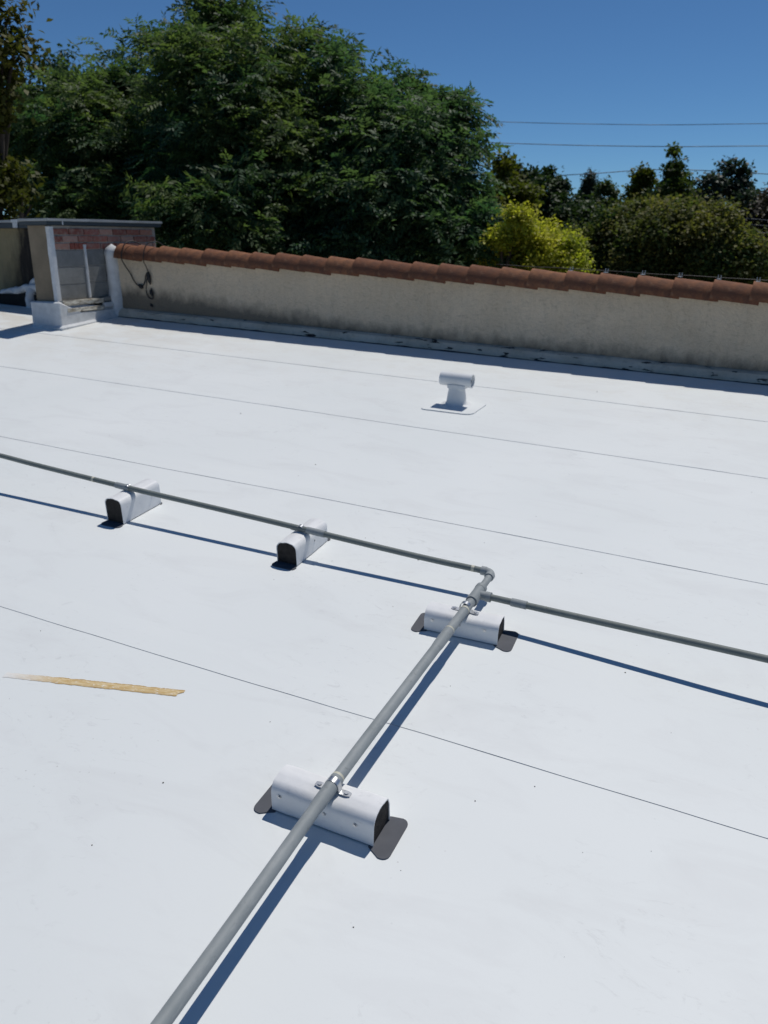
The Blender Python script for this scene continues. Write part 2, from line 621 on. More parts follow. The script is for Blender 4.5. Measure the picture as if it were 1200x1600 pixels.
b = MB()
vs = []
for i in range(nseg + 1):
    x = XL + (XR - XL) * i / nseg
    j = 0.004 * noise.noise(Vector((x * 3.1, 8, 0))) + 0.003 * noise.noise(Vector((x * 14, 8, 0)))
    w = max(0.0, 0.006 + 0.007 * noise.noise(Vector((x * 1.9, 3, 6))) + 0.006 * noise.noise(Vector((x * 8, 3, 6))))
    vs += [(x, -0.058, -0.02), (x, -0.068 + j, -0.012), (x, -0.072 + j, -0.0075 + w), (x, -0.055, -0.004 + w)]
b.add(vs, [(i * 4 + k, (i + 1) * 4 + k, (i + 1) * 4 + k + 1, i * 4 + k + 1) for i in range(nseg) for k in range(3)])
b.build('tar_line', M['dark'], par)

# barrel tiles, one object each
def tile_mesh(seed):
    R, th, Lt = 0.132, 0.017, 0.335
    seg, nl = 14, 4
    outer, inner = [], []
    for j in range(nl + 1):
        u = j / nl
        xx = u * Lt
        rr = R - 0.008 * u
        for k in range(seg + 1):
            a = math.pi * k / seg
            wob = 0.0022 * noise.noise(Vector((xx * 9, a * 2, seed)))
            outer.append((xx, -math.cos(a) * (rr + wob), math.sin(a) * (rr + wob)))
            inner.append((xx, -math.cos(a) * (rr - th), math.sin(a) * (rr - th)))
    s1 = seg + 1
    n = len(outer)
    fs = []
    for j in range(nl):
        for k in range(seg):
            fs.append((j * s1 + k, j * s1 + k + 1, (j + 1) * s1 + k + 1, (j + 1) * s1 + k))
            fs.append((n + j * s1 + k, n + (j + 1) * s1 + k, n + (j + 1) * s1 + k + 1, n + j * s1 + k + 1))
    for k in range(seg):
        fs.append((k, n + k, n + k + 1, k + 1))
        q = nl * s1
        fs.append((q + k, q + k + 1, n + q + k + 1, n + q + k))
    for j in range(nl):
        for k in (0, seg):
            a0, a1 = j * s1 + k, (j + 1) * s1 + k
            fs.append((a0, a1, n + a1, n + a0))
    return MB().add(outer + inner, fs)

tile_src = []
xj = [-5.995, -5.75, -5.472, -5.216, -4.937, -4.666, -4.412, -4.145, -3.874, -3.608, -3.34, -3.08, -2.794, -2.549, -2.283, -2.014, -1.768, -1.484, -1.225, -0.944, -0.674, -0.399, -0.133]
while xj[-1] < 4.6:
    xj.append(xj[-1] + random.uniform(0.255, 0.282))
for i, x in enumerate(xj):
    if i < 5:
        t = tile_mesh(i * 3.7).build('roof_tile', M['tile'], par, smooth=50)
        tile_src.append(t)
    else:
        t = inst(tile_src[random.randrange(5)], 'roof_tile', par)
    t.location = (x - 0.006, 0.062 + random.uniform(-0.005, 0.005), 0.574 + random.uniform(-0.004, 0.004))
    t.rotation_euler = (random.uniform(-0.03, 0.03), 0.066 + random.uniform(-0.012, 0.012), random.uniform(-0.015, 0.015))

# cable held along the back of the tile crest by clips
cb = MB()
pts = []
xx = -2.1
while xx < 4.8:
    pts.append((xx, 0.118 + 0.006 * noise.noise(Vector((xx, 0, 3))), 0.716 + 0.008 * noise.noise(Vector((xx * 3.0, 2, 0)))))
    xx += 0.09
cb.tube(pts, 0.0035, 6)
cbo = cb.build('crest_cable', M['cable'], smooth=60)
cbo.matrix_world = WM
tag(cbo, 'thin black cable running along the crest of the terracotta tiles', 'cable')
csrc = None
clip_x = [-1.50, -1.225, -0.945, -0.675, -0.40, -0.135, 0.14, 0.41]
cw = ['leftmost, by the yellow shrub', 'second from the left', 'third from the left', 'fourth from the left', 'fifth from the left', 'rightmost in view', 'just past the right edge tile', 'far right beyond the last visible tile']
for i, x in enumerate(clip_x[:6]):
    if csrc is None:
        c = MB()
        c.box((-0.014, -0.05, -0.004), (0.014, 0.012, 0.0))
        c.box((-0.012, 0.006, 0.0), (-0.007, 0.012, 0.026))
        c.box((0.007, 0.006, 0.0), (0.012, 0.012, 0.026))
        csrc = c.build('cable_clip', M['clip'])
        o = csrc
    else:
        o = csrc.copy()
        col.objects.link(o)
    o.matrix_world = WM @ Matrix.Translation((x + 0.03, 0.10, 0.708 + random.uniform(-0.002, 0.003)))
    tag(o, 'small metal cable clip on the tile crest, ' + cw[i], 'clip', 'cable clips along the tile crest')

# loose cable draped over the wall beside the pier
lc = empty('hanging_cable', WM)
tag(lc, 'black cable looped over the tiles at the left end of the parapet wall', 'cable')
def wl(x, z, y=-0.016):
    return (x, y, z)
def spline(p, n=8):
    P = [Vector(q) for q in p]
    P = [P[0] * 2 - P[1]] + P + [P[-1] * 2 - P[-2]]
    out = []
    for i in range(1, len(P) - 2):
        for k in range(n):
            t = k / n
            a, b_, c, d = P[i - 1], P[i], P[i + 1], P[i + 2]
            out.append(0.5 * ((2 * b_) + (c - a) * t + (2 * a - 5 * b_ + 4 * c - d) * t * t + (3 * b_ - a - 3 * c + d) * t ** 3))
    out.append(P[-2])
    return out
c = MB()
c.tube(spline([(-5.80, 0.15, 0.69), (-5.85, 0.06, 0.733), (-5.875, -0.04, 0.70), (-5.88, -0.088, 0.58), wl(-5.873, 0.50, -0.05), wl(-5.845, 0.43), wl(-5.80, 0.355), wl(-5.745, 0.312), wl(-5.70, 0.312), wl(-5.665, 0.36), wl(-5.65, 0.42), wl(-5.625, 0.45)]), 0.0055, 7)
c.build('cable_run', M['cable'], lc, smooth=60)
c = MB()
c.tube(spline([(-5.52, 0.15, 0.69), (-5.56, 0.06, 0.742), (-5.60, -0.04, 0.71), (-5.607, -0.09, 0.58), wl(-5.607, 0.50, -0.05), wl(-5.615, 0.44), wl(-5.64, 0.38), wl(-5.655, 0.28), wl(-5.63, 0.215), wl(-5.58, 0.20), wl(-5.57, 0.25), wl(-5.595, 0.30)]), 0.005, 7)
c.build('cable_run', M['cable'], lc, smooth=60)
c = MB()
c.tube([wl(-5.618, 0.455, -0.02), wl(-5.612, 0.42, -0.022), wl(-5.603, 0.38, -0.022), wl(-5.595, 0.335, -0.02)], lambda u: 0.007 + 0.013 * math.sin(math.pi * min(1, u * 0.9 + 0.1)), 8)
c.build('cable_plug', M['cable'], lc, smooth=60)
c = MB()
c.tube([wl(-5.735, 0.325, -0.02), wl(-5.715, 0.312, -0.022), wl(-5.70, 0.29, -0.02)], lambda u: 0.012 + 0.010 * math.sin(math.pi * u), 8)
c.build('cable_plug', M['cable'], lc, smooth=60)
c = MB()
c.tube([wl(-5.60, 0.285, -0.02), wl(-5.585, 0.255, -0.024), wl(-5.575, 0.225, -0.02)], lambda u: 0.008 + 0.010 * math.sin(math.pi * u), 8)
c.build('cable_plug', M['cable'], lc, smooth=60)
c = MB()
c.tube([wl(-5.612, 0.150, -0.012), wl(-5.60, 0.135, -0.016), wl(-5.59, 0.120, -0.012)], lambda u: 0.006 + 0.009 * math.sin(math.pi * u), 8)
c.build('cable_plug', M['cable'], lc, smooth=60)

# ------------------------------------------------------------------ brick pier at the left end (plumb frame: x right, y away)
Op = RM @ Vector((-6.09, 5.84, 0))
PM = Matrix.Translation(Op)
pier = empty('brick_pier', PM)
tag(pier, 'grey and red brick parapet pier with metal coping and white base', 'pier')
MB().box((-0.27, -0.10, -0.45), (-0.012, 1.36, 0.93)).build('pier_core', M['mortar'], pier)
MB().box((-0.272, -0.106, 0.20), (-0.035, -0.1005, 0.925)).build('front_stucco', M['pierstucco'], pier)
# white corner strip
b = MB()
vs = []
for i in range(13):
    z = 0.2 + 0.71 * i / 12
    w = 0.046 + 0.006 * noise.noise(Vector((z * 8, 0, 1)))
    w2 = 0.032 + 0.006 * noise.noise(Vector((z * 9, 3, 1)))
    vs += [(-w, -0.101, z), (-w + 0.006, -0.115, z), (0.004, -0.116, z), (0.007, -0.10, z), (0.006, -0.10 + w2, z), (-0.013, -0.10 + w2, z)]
fs = [(i * 6 + k, i * 6 + (k + 1) % 6, (i + 1) * 6 + (k + 1) % 6, (i + 1) * 6 + k) for i in range(12) for k in range(6)]
fs += [tuple(range(6))[::-1], tuple(72 + k for k in range(6))]
b.add(vs, fs).build('corner_strip', M['mastic'], pier, smooth=45)
# brick courses
course_h = 0.066
for cidx in range(3):
    z0 = 0.708 + cidx * course_h
    y = -0.065 - (0.09 if cidx % 2 else 0.0)
    while y < 1.35:
        L = 0.198 + random.uniform(-0.008, 0.008)
        ya, yb = max(y, -0.066), min(y + L, 1.352)
        skip = cidx == 0 and 0.10 < (ya + yb) / 2 < 0.24
        if yb - ya > 0.04 and not skip:
            pr = random.uniform(-0.003, 0.004)
            bb = MB().box((-0.09, ya, z0 + random.uniform(-0.002, 0.002)), (0.0 + pr, yb - 0.011, z0 + course_h - 0.012 + random.uniform(-0.002, 0.002)), jit=0.0015)
            bb.build('brick', M['brick'], pier, bevel=0.002)
        elif skip:
            yy = ya
            while yy < yb - 0.03:
                MB().box((-0.09, yy, z0), (0.005, yy + 0.046, z0 + course_h - 0.010), jit=0.0015).build('brick', M['redbrick'], pier, bevel=0.002)
                yy += 0.056
        y += L
# grey blocks under the bricks: two columns, three rows
for (ya, yb, rows) in ((-0.064, 0.293, [(0.252, 0.385), (0.392, 0.545), (0.552, 0.700)]), (0.327, 0.672, [(0.252, 0.392), (0.399, 0.552), (0.559, 0.700)])):
    for k, (za, zb) in enumerate(rows):
        MB().box((-0.08, ya, za), (-0.004 + random.uniform(-0.002, 0.002), yb, zb), jit=0.001).build('block', M['block'], pier, bevel=0.0025)
b = MB()
vs = []
for i in range(11):
    z = 0.25 + 0.50 * i / 10
    w = 0.013 + 0.003 * noise.noise(Vector((z * 11, 7, 1))) + (0.012 if i == 10 else 0)
    yc = 0.31 + 0.003 * noise.noise(Vector((z * 6, 2, 1)))
    vs += [(-0.03, yc - w, z), (0.003, yc - w, z), (0.006, yc, z), (0.003, yc + w, z), (-0.03, yc + w, z)]
fs = [(i * 5 + k, i * 5 + k + 1, (i + 1) * 5 + k + 1, (i + 1) * 5 + k) for i in range(10) for k in range(4)]
fs.append(tuple(50 + k for k in range(5)))
b.add(vs, fs).build('caulked_joint', M['mastic'], pier, smooth=50)
# white mastic column where the tiled wall meets the pier
b = MB()
seg = 14
vs = []
N = 18
for i in range(N + 1):
    u = i / N
    z = -0.02 + 0.775 * u
    w = 0.078 + 0.02 * (1 - u) + 0.012 * noise.noise(Vector((z * 7, 0, 5)))
    d = 0.055 + 0.025 * (1 - u)
    if u > 0.86:
        s = math.sqrt(max(0, 1 - ((u - 0.86) / 0.14) ** 2))
        w, d = 0.085 * s + 0.002, 0.075 * s + 0.002
    for k in range(seg):
        a = 2 * math.pi * k / seg
        nn = 1 + 0.13 * noise.noise(Vector((math.cos(a) * 2, math.sin(a) * 2, z * 10)))
        vs.append((0.045 + d * math.cos(a) * nn, 0.625 + w * math.sin(a) * nn + 0.02 * (1 - u), z))
fs = [(i * seg + k, i * seg + (k + 1) % seg, (i + 1) * seg + (k + 1) % seg, (i + 1) * seg + k) for i in range(N) for k in range(seg)]
fs.append(tuple(N * seg + k for k in range(seg)))
b.add(vs, fs).build('mastic_column', M['mastic'], pier, smooth=60)
# white base curb with membrane turned up
b = MB()
prof = [(-0.30, -0.162), (0.058, -0.162), (0.066, -0.155), (0.068, 0.10), (0.066, 0.45), (0.06, 0.72), (-0.02, 0.73), (-0.02, -0.09), (-0.30, -0.09)]
zs = [-0.3, 0.0, 0.022, 0.12, 0.226, 0.236]
outs = [0.0, 0.030, 0.006, 0.0, 0.0, -0.012]
vs = []
for z, o_ in zip(zs, outs):
    for k, (x, y) in enumerate(prof):
        dx = o_ if x > 0 else 0
        dy = -o_ if y < -0.1 else 0
        jz = 0.006 * noise.noise(Vector((x * 14, y * 9, 2))) if z > 0.2 else 0
        cut = 0.0
        zz = z + max(0, y + 0.1) * 0.083 if z < 0.05 else z
        if x > 0 and 0.05 < y and z > 0.05:
            zz = min(z, 0.125)
        vs.append((x + dx, y + dy, zz + jz))
n = len(prof)
fs = [(i * n + k, i * n + (k + 1) % n, (i + 1) * n + (k + 1) % n, (i + 1) * n + k) for i in range(len(zs) - 1) for k in range(n)]
fs.append(tuple((len(zs) - 1) * n + k for k in range(n)))
b.add(vs, fs).build('base_curb', M['mastic'], pier, smooth=40)
# weathered ledge boards on the curb
for (ya, yb, za, zb, xo, mt) in ((-0.10, 0.43, 0.198, 0.243, 0.052, 'wood'), (0.44, 0.70, 0.205, 0.252, 0.046, 'block'), (-0.07, 0.42, 0.132, 0.178, 0.066, 'wood'), (0.43, 0.69, 0.150, 0.196, 0.064, 'mastic')):
    MB().box((-0.02, ya, za), (xo, yb, zb), jit=0.006).build('ledge_board', M[mt], pier, bevel=0.004)
MB().box((-0.02, -0.09, 0.12), (0.03, 0.69, 0.20)).build('ledge_gap', M['dark'], pier)
# coping: top flange, fascia and drip edge
b = MB()
b.box((-0.32, -0.158, 0.924), (0.034, 1.42, 0.955))
b.box((-0.30, -0.14, 0.918), (0.02, 1.40, 0.9235))
b.build('coping', M['coping'], pier, bevel=0.004)
MB().box((-0.328, -0.168, 0.956), (0.044, 1.435, 0.980)).build('coping_flange', M['flange'], pier, bevel=0.005)
for y in (0.02,):
    MB().box((0.035, y, 0.925), (0.0385, y + 0.014, 0.955)).build('coping_seam', M['mastic'], pier)

# rear parapet continuing left behind the pier
rear = empty('rear_parapet', PM)
tag(rear, 'stained beige parapet wall behind the brick pier with grey metal coping', 'wall')
b = MB()
nx, nz = 40, 10
vs = [(-6.5 + 6.225 * i / nx, 0.78 + 0.012 * noise.noise(Vector((i * 0.4, k * 0.4, 8))), -0.6 + 1.51 * k / nz) for i in range(nx + 1) for k in range(nz + 1)]
b.add(vs, [(i * (nz + 1) + k, (i + 1) * (nz + 1) + k, (i + 1) * (nz + 1) + k + 1, i * (nz + 1) + k + 1) for i in range(nx) for k in range(nz)])
b.box((-6.5, 0.80, -0.6), (-0.275, 1.1, 0.911))
def mat_rear():
    t = NT('stained_stucco')
    v = t.coord()
    x, y, z = separate(t, v)
    c = t.mix(t.ramp(t.noise(v, 2.5, 5, 0.6), [(0.3, 0.0), (0.7, 1.0)]), (0.25, 0.205, 0.115), (0.33, 0.275, 0.165))
    # black drip stain under the leaking coping joint, spreading as it falls
    wob = t.math('MULTIPLY', t.math('SUBTRACT', t.noise(t.coord((3, 1, 1)), 3.5, 5, 0.6), 0.5), 0.35)
    dx = t.math('ABSOLUTE', t.math('ADD', t.math('ADD', x, 1.28), wob))
    wd = t.maprange(z, 0.95, 0.15, 0.09, 0.48)
    st = t.maprange(t.math('DIVIDE', dx, wd), 1.15, 0.35)
    c = t.mix(st, c, (0.03, 0.026, 0.023))
    c = t.mix(t.math('MULTIPLY', t.ramp(t.noise(t.coord((8, 1, 0.7)), 2.6, 5, 0.6), [(0.5, 0.0), (0.72, 1.0)]), 0.55), c, (0.12, 0.105, 0.08))
    t.base(c)
    t.set(0.92, 0, 0.2)
    t.bump(t.noise(v, 30, 5, 0.7), 0.7, 0.01)
    return t.m
b.build('wall_body', mat_rear(), rear, smooth=40)
b = MB()
b.box((-6.5, 0.70, 0.912), (-0.335, 1.16, 0.968))
b.build('coping', M['coping'], rear, bevel=0.004)
MB().box((-6.5, 0.69, 0.969), (-0.335, 1.17, 0.994)).build('coping_flange', M['flange'], rear, bevel=0.005)
b = MB()
b.box((-1.36, 0.684, 0.915), (-1.29, 0.6985, 0.966))
b.box((-1.375, 0.68, 0.9675), (-1.275, 1.175, 1.000))
b.build('joint_cover', M['mastic'], rear, bevel=0.004)

# lumpy white scupper hood in the corner behind the pier, two dark openings
sh = empty('roof_scupper', PM)
tag(sh, 'lumpy white coated scupper hood with two dark openings beside the pier', 'scupper')
b = MB()
def lump(path, r, seed):
    P = spline(path, 6)
    seg = 10
    o = []
    for i, p in enumerate(P):
        d = (P[min(i + 1, len(P) - 1)] - P[max(i - 1, 0)]).normalized()
        a = d.cross(Vector((0, 1, 0)))
        if a.length < 0.1:
            a = d.cross(Vector((1, 0, 0)))
        a.normalize()
        q = a.cross(d)
        for k in range(seg):
            t = 2 * math.pi * k / seg
            off = a * math.cos(t) + q * math.sin(t)
            o.append(p + off * r * (1 + 0.75 * noise.noise((p + off * r) * 13 + Vector((seed, 0, 0)))))
    n = len(P)
    fs = [(i * seg + k, i * seg + (k + 1) % seg, (i + 1) * seg + (k + 1) % seg, (i + 1) * seg + k) for i in range(n - 1) for k in range(seg)]
    fs += [tuple(range(seg))[::-1], tuple((n - 1) * seg + k for k in range(seg))]
    b.add(o, fs)
lump([(-1.68, 0.62, 0.10), (-1.64, 0.62, 0.18), (-1.50, 0.63, 0.245), (-1.30, 0.63, 0.27), (-1.10, 0.63, 0.31), (-0.90, 0.63, 0.26), (-0.72, 0.63, 0.27), (-0.55, 0.64, 0.25), (-0.40, 0.66, 0.24)], 0.042, 1)
lump([(-1.16, 0.62, 0.28), (-1.13, 0.60, 0.20), (-1.12, 0.58, 0.12), (-1.10, 0.55, 0.05)], 0.055, 4)
lump([(-1.2, 0.70, 0.30), (-1.1, 0.70, 0.37), (-1.02, 0.70, 0.33)], 0.045, 7)
b.build('hood', M['mastic'], sh, smooth=70)
MB().box((-1.62, 0.575, 0.02), (-1.20, 0.775, 0.235)).build('opening', M['dark'], sh)
MB().box((-1.06, 0.575, 0.02), (-0.42, 0.776, 0.235)).build('opening', M['dark'], sh)

# ------------------------------------------------------------------ pipe supports
def sleeve_profile(w, h, inset=0.0):
    hw = w / 2 - inset
    top = h - inset
    pts = [(-hw, inset * 0.5)]
    r = 0.029
    for k in range(7):
        a = math.pi - k * (math.pi / 2) / 6
        pts.append((-hw + r + math.cos(a) * r, top - r - 0.004 + math.sin(a) * r))
    for k in range(1, 4):
        u = k / 4
        pts.append((-hw + r + u * (2 * hw - 2 * r), top - 0.004 + 0.004 * math.sin(math.pi * u)))
    for k in range(7):
        a = math.pi / 2 - k * (math.pi / 2) / 6
        pts.append((hw - r + math.cos(a) * r, top - r - 0.004 + math.sin(a) * r))
    pts.append((hw, inset * 0.5))
    return pts

def make_support(label, x, y, rz, L, w, h, strap_along, pipe_r, screws, flap, seed):
    """local x runs along the support; its screwed face is local -y"""
    rt = empty('pipe_support', T(x, y, 0.0045, rz))
    tag(rt, label, 'pipe support', 'white wrapped rubber supports under the conduit')
    # sleeve with a real wall thickness, slightly rumpled
    po, pi_ = sleeve_profile(w, h), sleeve_profile(w, h, 0.0025)
    n = len(po)
    nl = 14
    vs = []
    for prof, s in ((po, 0), (pi_, 1)):
        for i in range(nl + 1):
            xx = -L / 2 + L * i / nl
            for (yy, zz) in prof:
                d = 0.0022 * noise.noise(Vector((xx * 14, yy * 25, zz * 25 + seed * 5))) + 0.0012 * noise.noise(Vector((xx * 40, yy * 40, zz * 40 + seed)))
                nrm = Vector((0, yy, zz - h * 0.5)).normalized() * d
                xe = xx + (0.003 * noise.noise(Vector((yy * 30, zz * 30, seed + i))) if i in (0, nl) else 0)
                vs.append((xe, yy + nrm.y, zz + (nrm.z if zz > 0.01 else 0)))
    q = (nl + 1) * n
    fs = []
    for i in range(nl):
        for k in range(n - 1):
            a, b_, c, d = i * n + k, i * n + k + 1, (i + 1) * n + k + 1, (i + 1) * n + k
            fs += [(a, b_, c, d), (q + a, q + d, q + c, q + b_)]
    for i in (0, nl):
        for k in range(n - 1):
            a, b_ = i * n + k, i * n + k + 1
            fs.append((a, q + a, q + b_, b_))
    for k in (0, n - 1):
        for i in range(nl):
            a, b_ = i * n + k, (i + 1) * n + k
            fs.append((a, b_, q + b_, q + a))
    MB().add(vs, fs).build('membrane_sleeve', M['sleeve'], rt, smooth=50)
    core = sleeve_profile(w, h, 0.0032)
    MB().prism(core, 'x', -L / 2 + 0.0025, L / 2 - 0.0025).build('rubber_core', M['rubber'], rt, smooth=40)
    # grey membrane tabs folded out flat at both ends, outer corners rounded
    fw, fl, fr, sk = flap
    for sgn, ln in ((1, fr), (-1, fl)):
        x0, x1, yy = L / 2 - 0.012, L / 2 + ln, fw / 2
        poly = [(x0, -yy * 0.70), (x0 + 0.012, -yy * 0.80), (x1 - 0.026, -yy), ]
        for (cx, cy, a0) in ((x1, -yy, 270), (x1, yy, 0)):
            r = 0.019
            for k in range(5):
                a = math.radians(a0 + k * 22.5)
                poly.append((cx - r + math.cos(a) * r, cy + (r if cy < 0 else -r) + math.sin(a) * r))
        poly += [(x0 + 0.012, yy * 0.92), (x0, yy * 0.85)]
        MB().prism([(sgn * px_, py_ + sk) for px_, py_ in poly], 'z', -0.0035, -0.0003).build('end_flap', M['slip'], rt)
    for (sx, sz) in screws:
        s = MB()
        s.tube([(sx, -w / 2 + 0.002, sz), (sx, -w / 2 - 0.0012, sz)], 0.0062, 12)
        s.tube([(sx, -w / 2 - 0.0012, sz), (sx, -w / 2 - 0.004, sz)], 0.0042, 6)
        s.build('screw', M['zinc'], rt, smooth=30)
    # two-hole strap over the conduit
    st = MB()
    sx, sy, direction = strap_along
    r0, th, wd = pipe_r, 0.0018, 0.018
    path = []
    for k in range(4):
        path.append((-(r0 + 0.034) + k * 0.010, 0.0012))
    for k in range(13):
        a = math.pi - math.pi * k / 12
        path.append((math.cos(a) * (r0 + 0.0015), r0 + math.sin(a) * (r0 + 0.0015)))
    for k in range(4):
        path.append((r0 + 0.004 + k * 0.010, 0.0012))
    vs, fs = [], []
    for i, (u, z) in enumerate(path):
        a, c = path[max(i - 1, 0)], path[min(i + 1, len(path) - 1)]
        nx_, nz_ = -(c[1] - a[1]), (c[0] - a[0])
        ln = math.hypot(nx_, nz_) or 1
        nx_, nz_ = nx_ / ln * th, nz_ / ln * th
        for (du, dz) in ((0, 0), (nx_, nz_)):
            for sgn in (-1, 1):
                taper = 0.72 if i in (0, len(path) - 1) else 1.0
                vs.append((u + du, sgn * wd / 2 * taper, z + dz))
    for i in range(len(path) - 1):
        a, c = i * 4, (i + 1) * 4
        fs += [(a, a + 1, c + 1, c), (a + 2, c + 2, c + 3, a + 3), (a, c, c + 2, a + 2), (a + 1, a + 3, c + 3, c + 1)]
    fs += [(0, 2, 3, 1), tuple(len(path) * 4 - 4 + k for k in (0, 1, 3, 2))]
    st.add(vs, fs)
    so = st.build('strap', M['zinc'], rt, smooth=50)
    so.location = (sx, sy, h)
    so.rotation_euler = (0, 0, direction)
    for sgn in (-1, 1):
        s = MB()
        s.tube([(sgn * (r0 + 0.022), 0, 0.001), (sgn * (r0 + 0.022), 0, 0.006)], 0.0058, 8)
        s.build('screw', M['zinc'], so, smooth=30)
    return rt

make_support('white wrapped pipe support nearest the camera, under the straight grey conduit', -0.807, 1.392, 0.0, 0.297, 0.098, 0.090, (0.012, -0.002, 0.0), 0.0167,
             [(-0.122, 0.052), (0.010, 0.050), (0.098, 0.050)], (0.142, 0.048, 0.050, -0.004), 1)
make_support('white wrapped pipe support beside the conduit tee fitting', -0.793, 2.373, 0.05, 0.272, 0.098, 0.078, (0.0, 0.004, -0.05), 0.0167,
             [(-0.105, 0.045), (-0.005, 0.048), (0.088, 0.048)], (0.134, 0.046, 0.054, -0.006), 2)
make_support('white wrapped pipe support with a black end, midway along the left conduit', -1.637, 2.672, math.pi / 2, 0.262, 0.097, 0.098, (-0.012, 0.0, -math.pi / 2), 0.0125,
             [(0.02, 0.05)], (0.112, 0.042, 0.030, 0.002), 3)
make_support('tall white wrapped pipe support farthest left under the long grey conduit', -2.571, 2.686, math.pi / 2, 0.266, 0.097, 0.120, (-0.026, 0.0, -math.pi / 2), 0.0125,
             [(0.075, 0.062)], (0.112, 0.046, 0.010, 0.0), 4)

# ------------------------------------------------------------------ conduit (all glued together: one thing)
cd = empty('conduit', RM @ Matrix.Translation((-0.787, 2.48, 0.0)))
tag(cd, 'grey plastic conduit run with tee and elbow crossing the white roof', 'conduit')
OFF = (0.787, -2.48, 0.0)
zb = 0.0045                      # everything stands on the slip sheets
R1, R2 = 0.0167, 0.0122
def put(mb, name, mat, smooth=50):
    return mb.shift(OFF).build(name, M[mat], cd, smooth=smooth)

main = spline([(-0.782, -3.0, 0.125), (-0.786, -1.5, 0.118), (-0.789, 0.3, 0.112), (-0.792, 0.9, 0.108), (-0.7955, 1.39, 0.1067 + zb), (-0.793, 1.9, 0.099 + zb), (-0.790, 2.25, 0.0932 + zb), (-0.787, 2.45, 0.0925 + zb)], 8)
put(MB().tube(main, R1, 24), 'pipe', 'pvc')
put(MB().tube(spline([(-0.787, 2.51, 0.0925 + zb), (-0.787, 2.58, 0.091 + zb), (-0.788, 2.655, 0.090 + zb)], 4), 0.0135, 20), 'pipe', 'pvc')
left = spline([(-0.80, 2.668, 0.0905 + zb), (-1.1, 2.664, 0.094 + zb), (-1.637, 2.660, 0.1105 + zb), (-2.1, 2.660, 0.122 + zb), (-2.571, 2.660, 0.1325 + zb), (-3.1, 2.664, 0.148 + zb), (-3.6, 2.668, 0.165 + zb), (-4.6, 2.67, 0.17 + zb), (-6.0, 2.67, 0.17 + zb), (-9.0, 2.67, 0.16)], 8)
put(MB().tube(left, R2, 18), 'pipe', 'pvc_shaded')
right = spline([(-0.775, 2.483, 0.0925 + zb), (-0.60, 2.480, 0.094 + zb), (-0.41, 2.472, 0.099 + zb), (-0.1, 2.458, 0.109 + zb), (0.2, 2.446, 0.117 + zb), (0.9, 2.43, 0.125 + zb), (2.5, 2.42, 0.12), (5.5, 2.42, 0.11)], 8)
put(MB().tube(right, R2, 18), 'pipe', 'pvc_shaded')

def along(pts, y):
    for a, c in zip(pts, pts[1:]):
        if min(a.y, c.y) <= y <= max(a.y, c.y) and a.y != c.y:
            return a.lerp(c, (y - a.y) / (c.y - a.y))
def along_x(pts, x):
    for a, c in zip(pts, pts[1:]):
        if min(a.x, c.x) <= x <= max(a.x, c.x) and a.x != c.x:
            return a.lerp(c, (x - a.x) / (c.x - a.x))
# tee
zt = 0.0925 + zb
t = MB()
t.tube([(-0.787, 2.428, zt), (-0.787, 2.533, zt)], 0.0205, 24)
t.ring((-0.787, 2.424, zt), (-0.787, 2.447, zt), 0.0222, 0.0168, 24)
t.ring((-0.787, 2.517, zt), (-0.787, 2.537, zt), 0.0215, 0.0136, 24)
t.tube([(-0.787, 2.482, zt), (-0.740, 2.482, zt)], 0.0165, 20)
t.ring((-0.752, 2.482, zt), (-0.732, 2.482, zt), 0.0188, 0.0123, 20)
put(t, 'tee_fitting', 'pvc', 35)
# elbow
ze = 0.0903 + zb
e = MB()
arc = [(-0.812 + 0.024 * math.sin(a), 2.644 + 0.024 * math.cos(a), ze) for a in [i * math.pi / 16 for i in range(9)]]
arc = [(-0.828, 2.668, ze)] + arc + [(-0.788, 2.628, ze)]
e.tube(arc, 0.0160, 20)
e.ring((-0.832, 2.668, ze), (-0.812, 2.668, ze), 0.0178, 0.0124, 20)
e.ring((-0.788, 2.625, ze), (-0.788, 2.645, ze), 0.0182, 0.0136, 20)
put(e, 'elbow_fitting', 'pvc', 35)
# couplings and bell ends
cp = MB().ring(along_x(right, -0.655), along_x(right, -0.598), 0.0152, 0.0121, 20)
put(cp, 'coupling', 'pvc', 35)
cp = MB().ring(along_x(left, -1.605), along_x(left, -1.520), 0.0148, 0.0121, 20)
put(cp, 'coupling', 'pvc', 35)
cp = MB().ring(along_x(left, -2.640), along_x(left, -2.560), 0.0148, 0.0121, 20)
put(cp, 'coupling', 'pvc', 35)
for y in (2.205, 1.412):
    bell = MB()
    P = [along(main, y - 0.12), along(main, y - 0.09), along(main, y - 0.006)]
    bell.tube([P[0], P[1]], R1 * 1.001, 24, caps=False, r1=R1 * 1.11)
    bell.ring(P[1], along(main, y), R1 * 1.11, R1 * 0.98, 24)
    put(bell, 'bell_end', 'pvc', 35)
    put(MB().ring(along(main, y), along(main, y + 0.008), R1 * 1.06, R1 * 0.98, 24), 'glue_ring', 'glue', 35)
for x in (-2.785, -0.872):
    put(MB().ring(along_x(left, x), along_x(left, x + 0.012), 0.0130, 0.0120, 18), 'glue_ring', 'glue', 35)
put(MB().ring(along(main, 2.352), along(main, 2.360), R1 * 1.05, R1 * 0.98, 24), 'glue_ring', 'glue', 35)

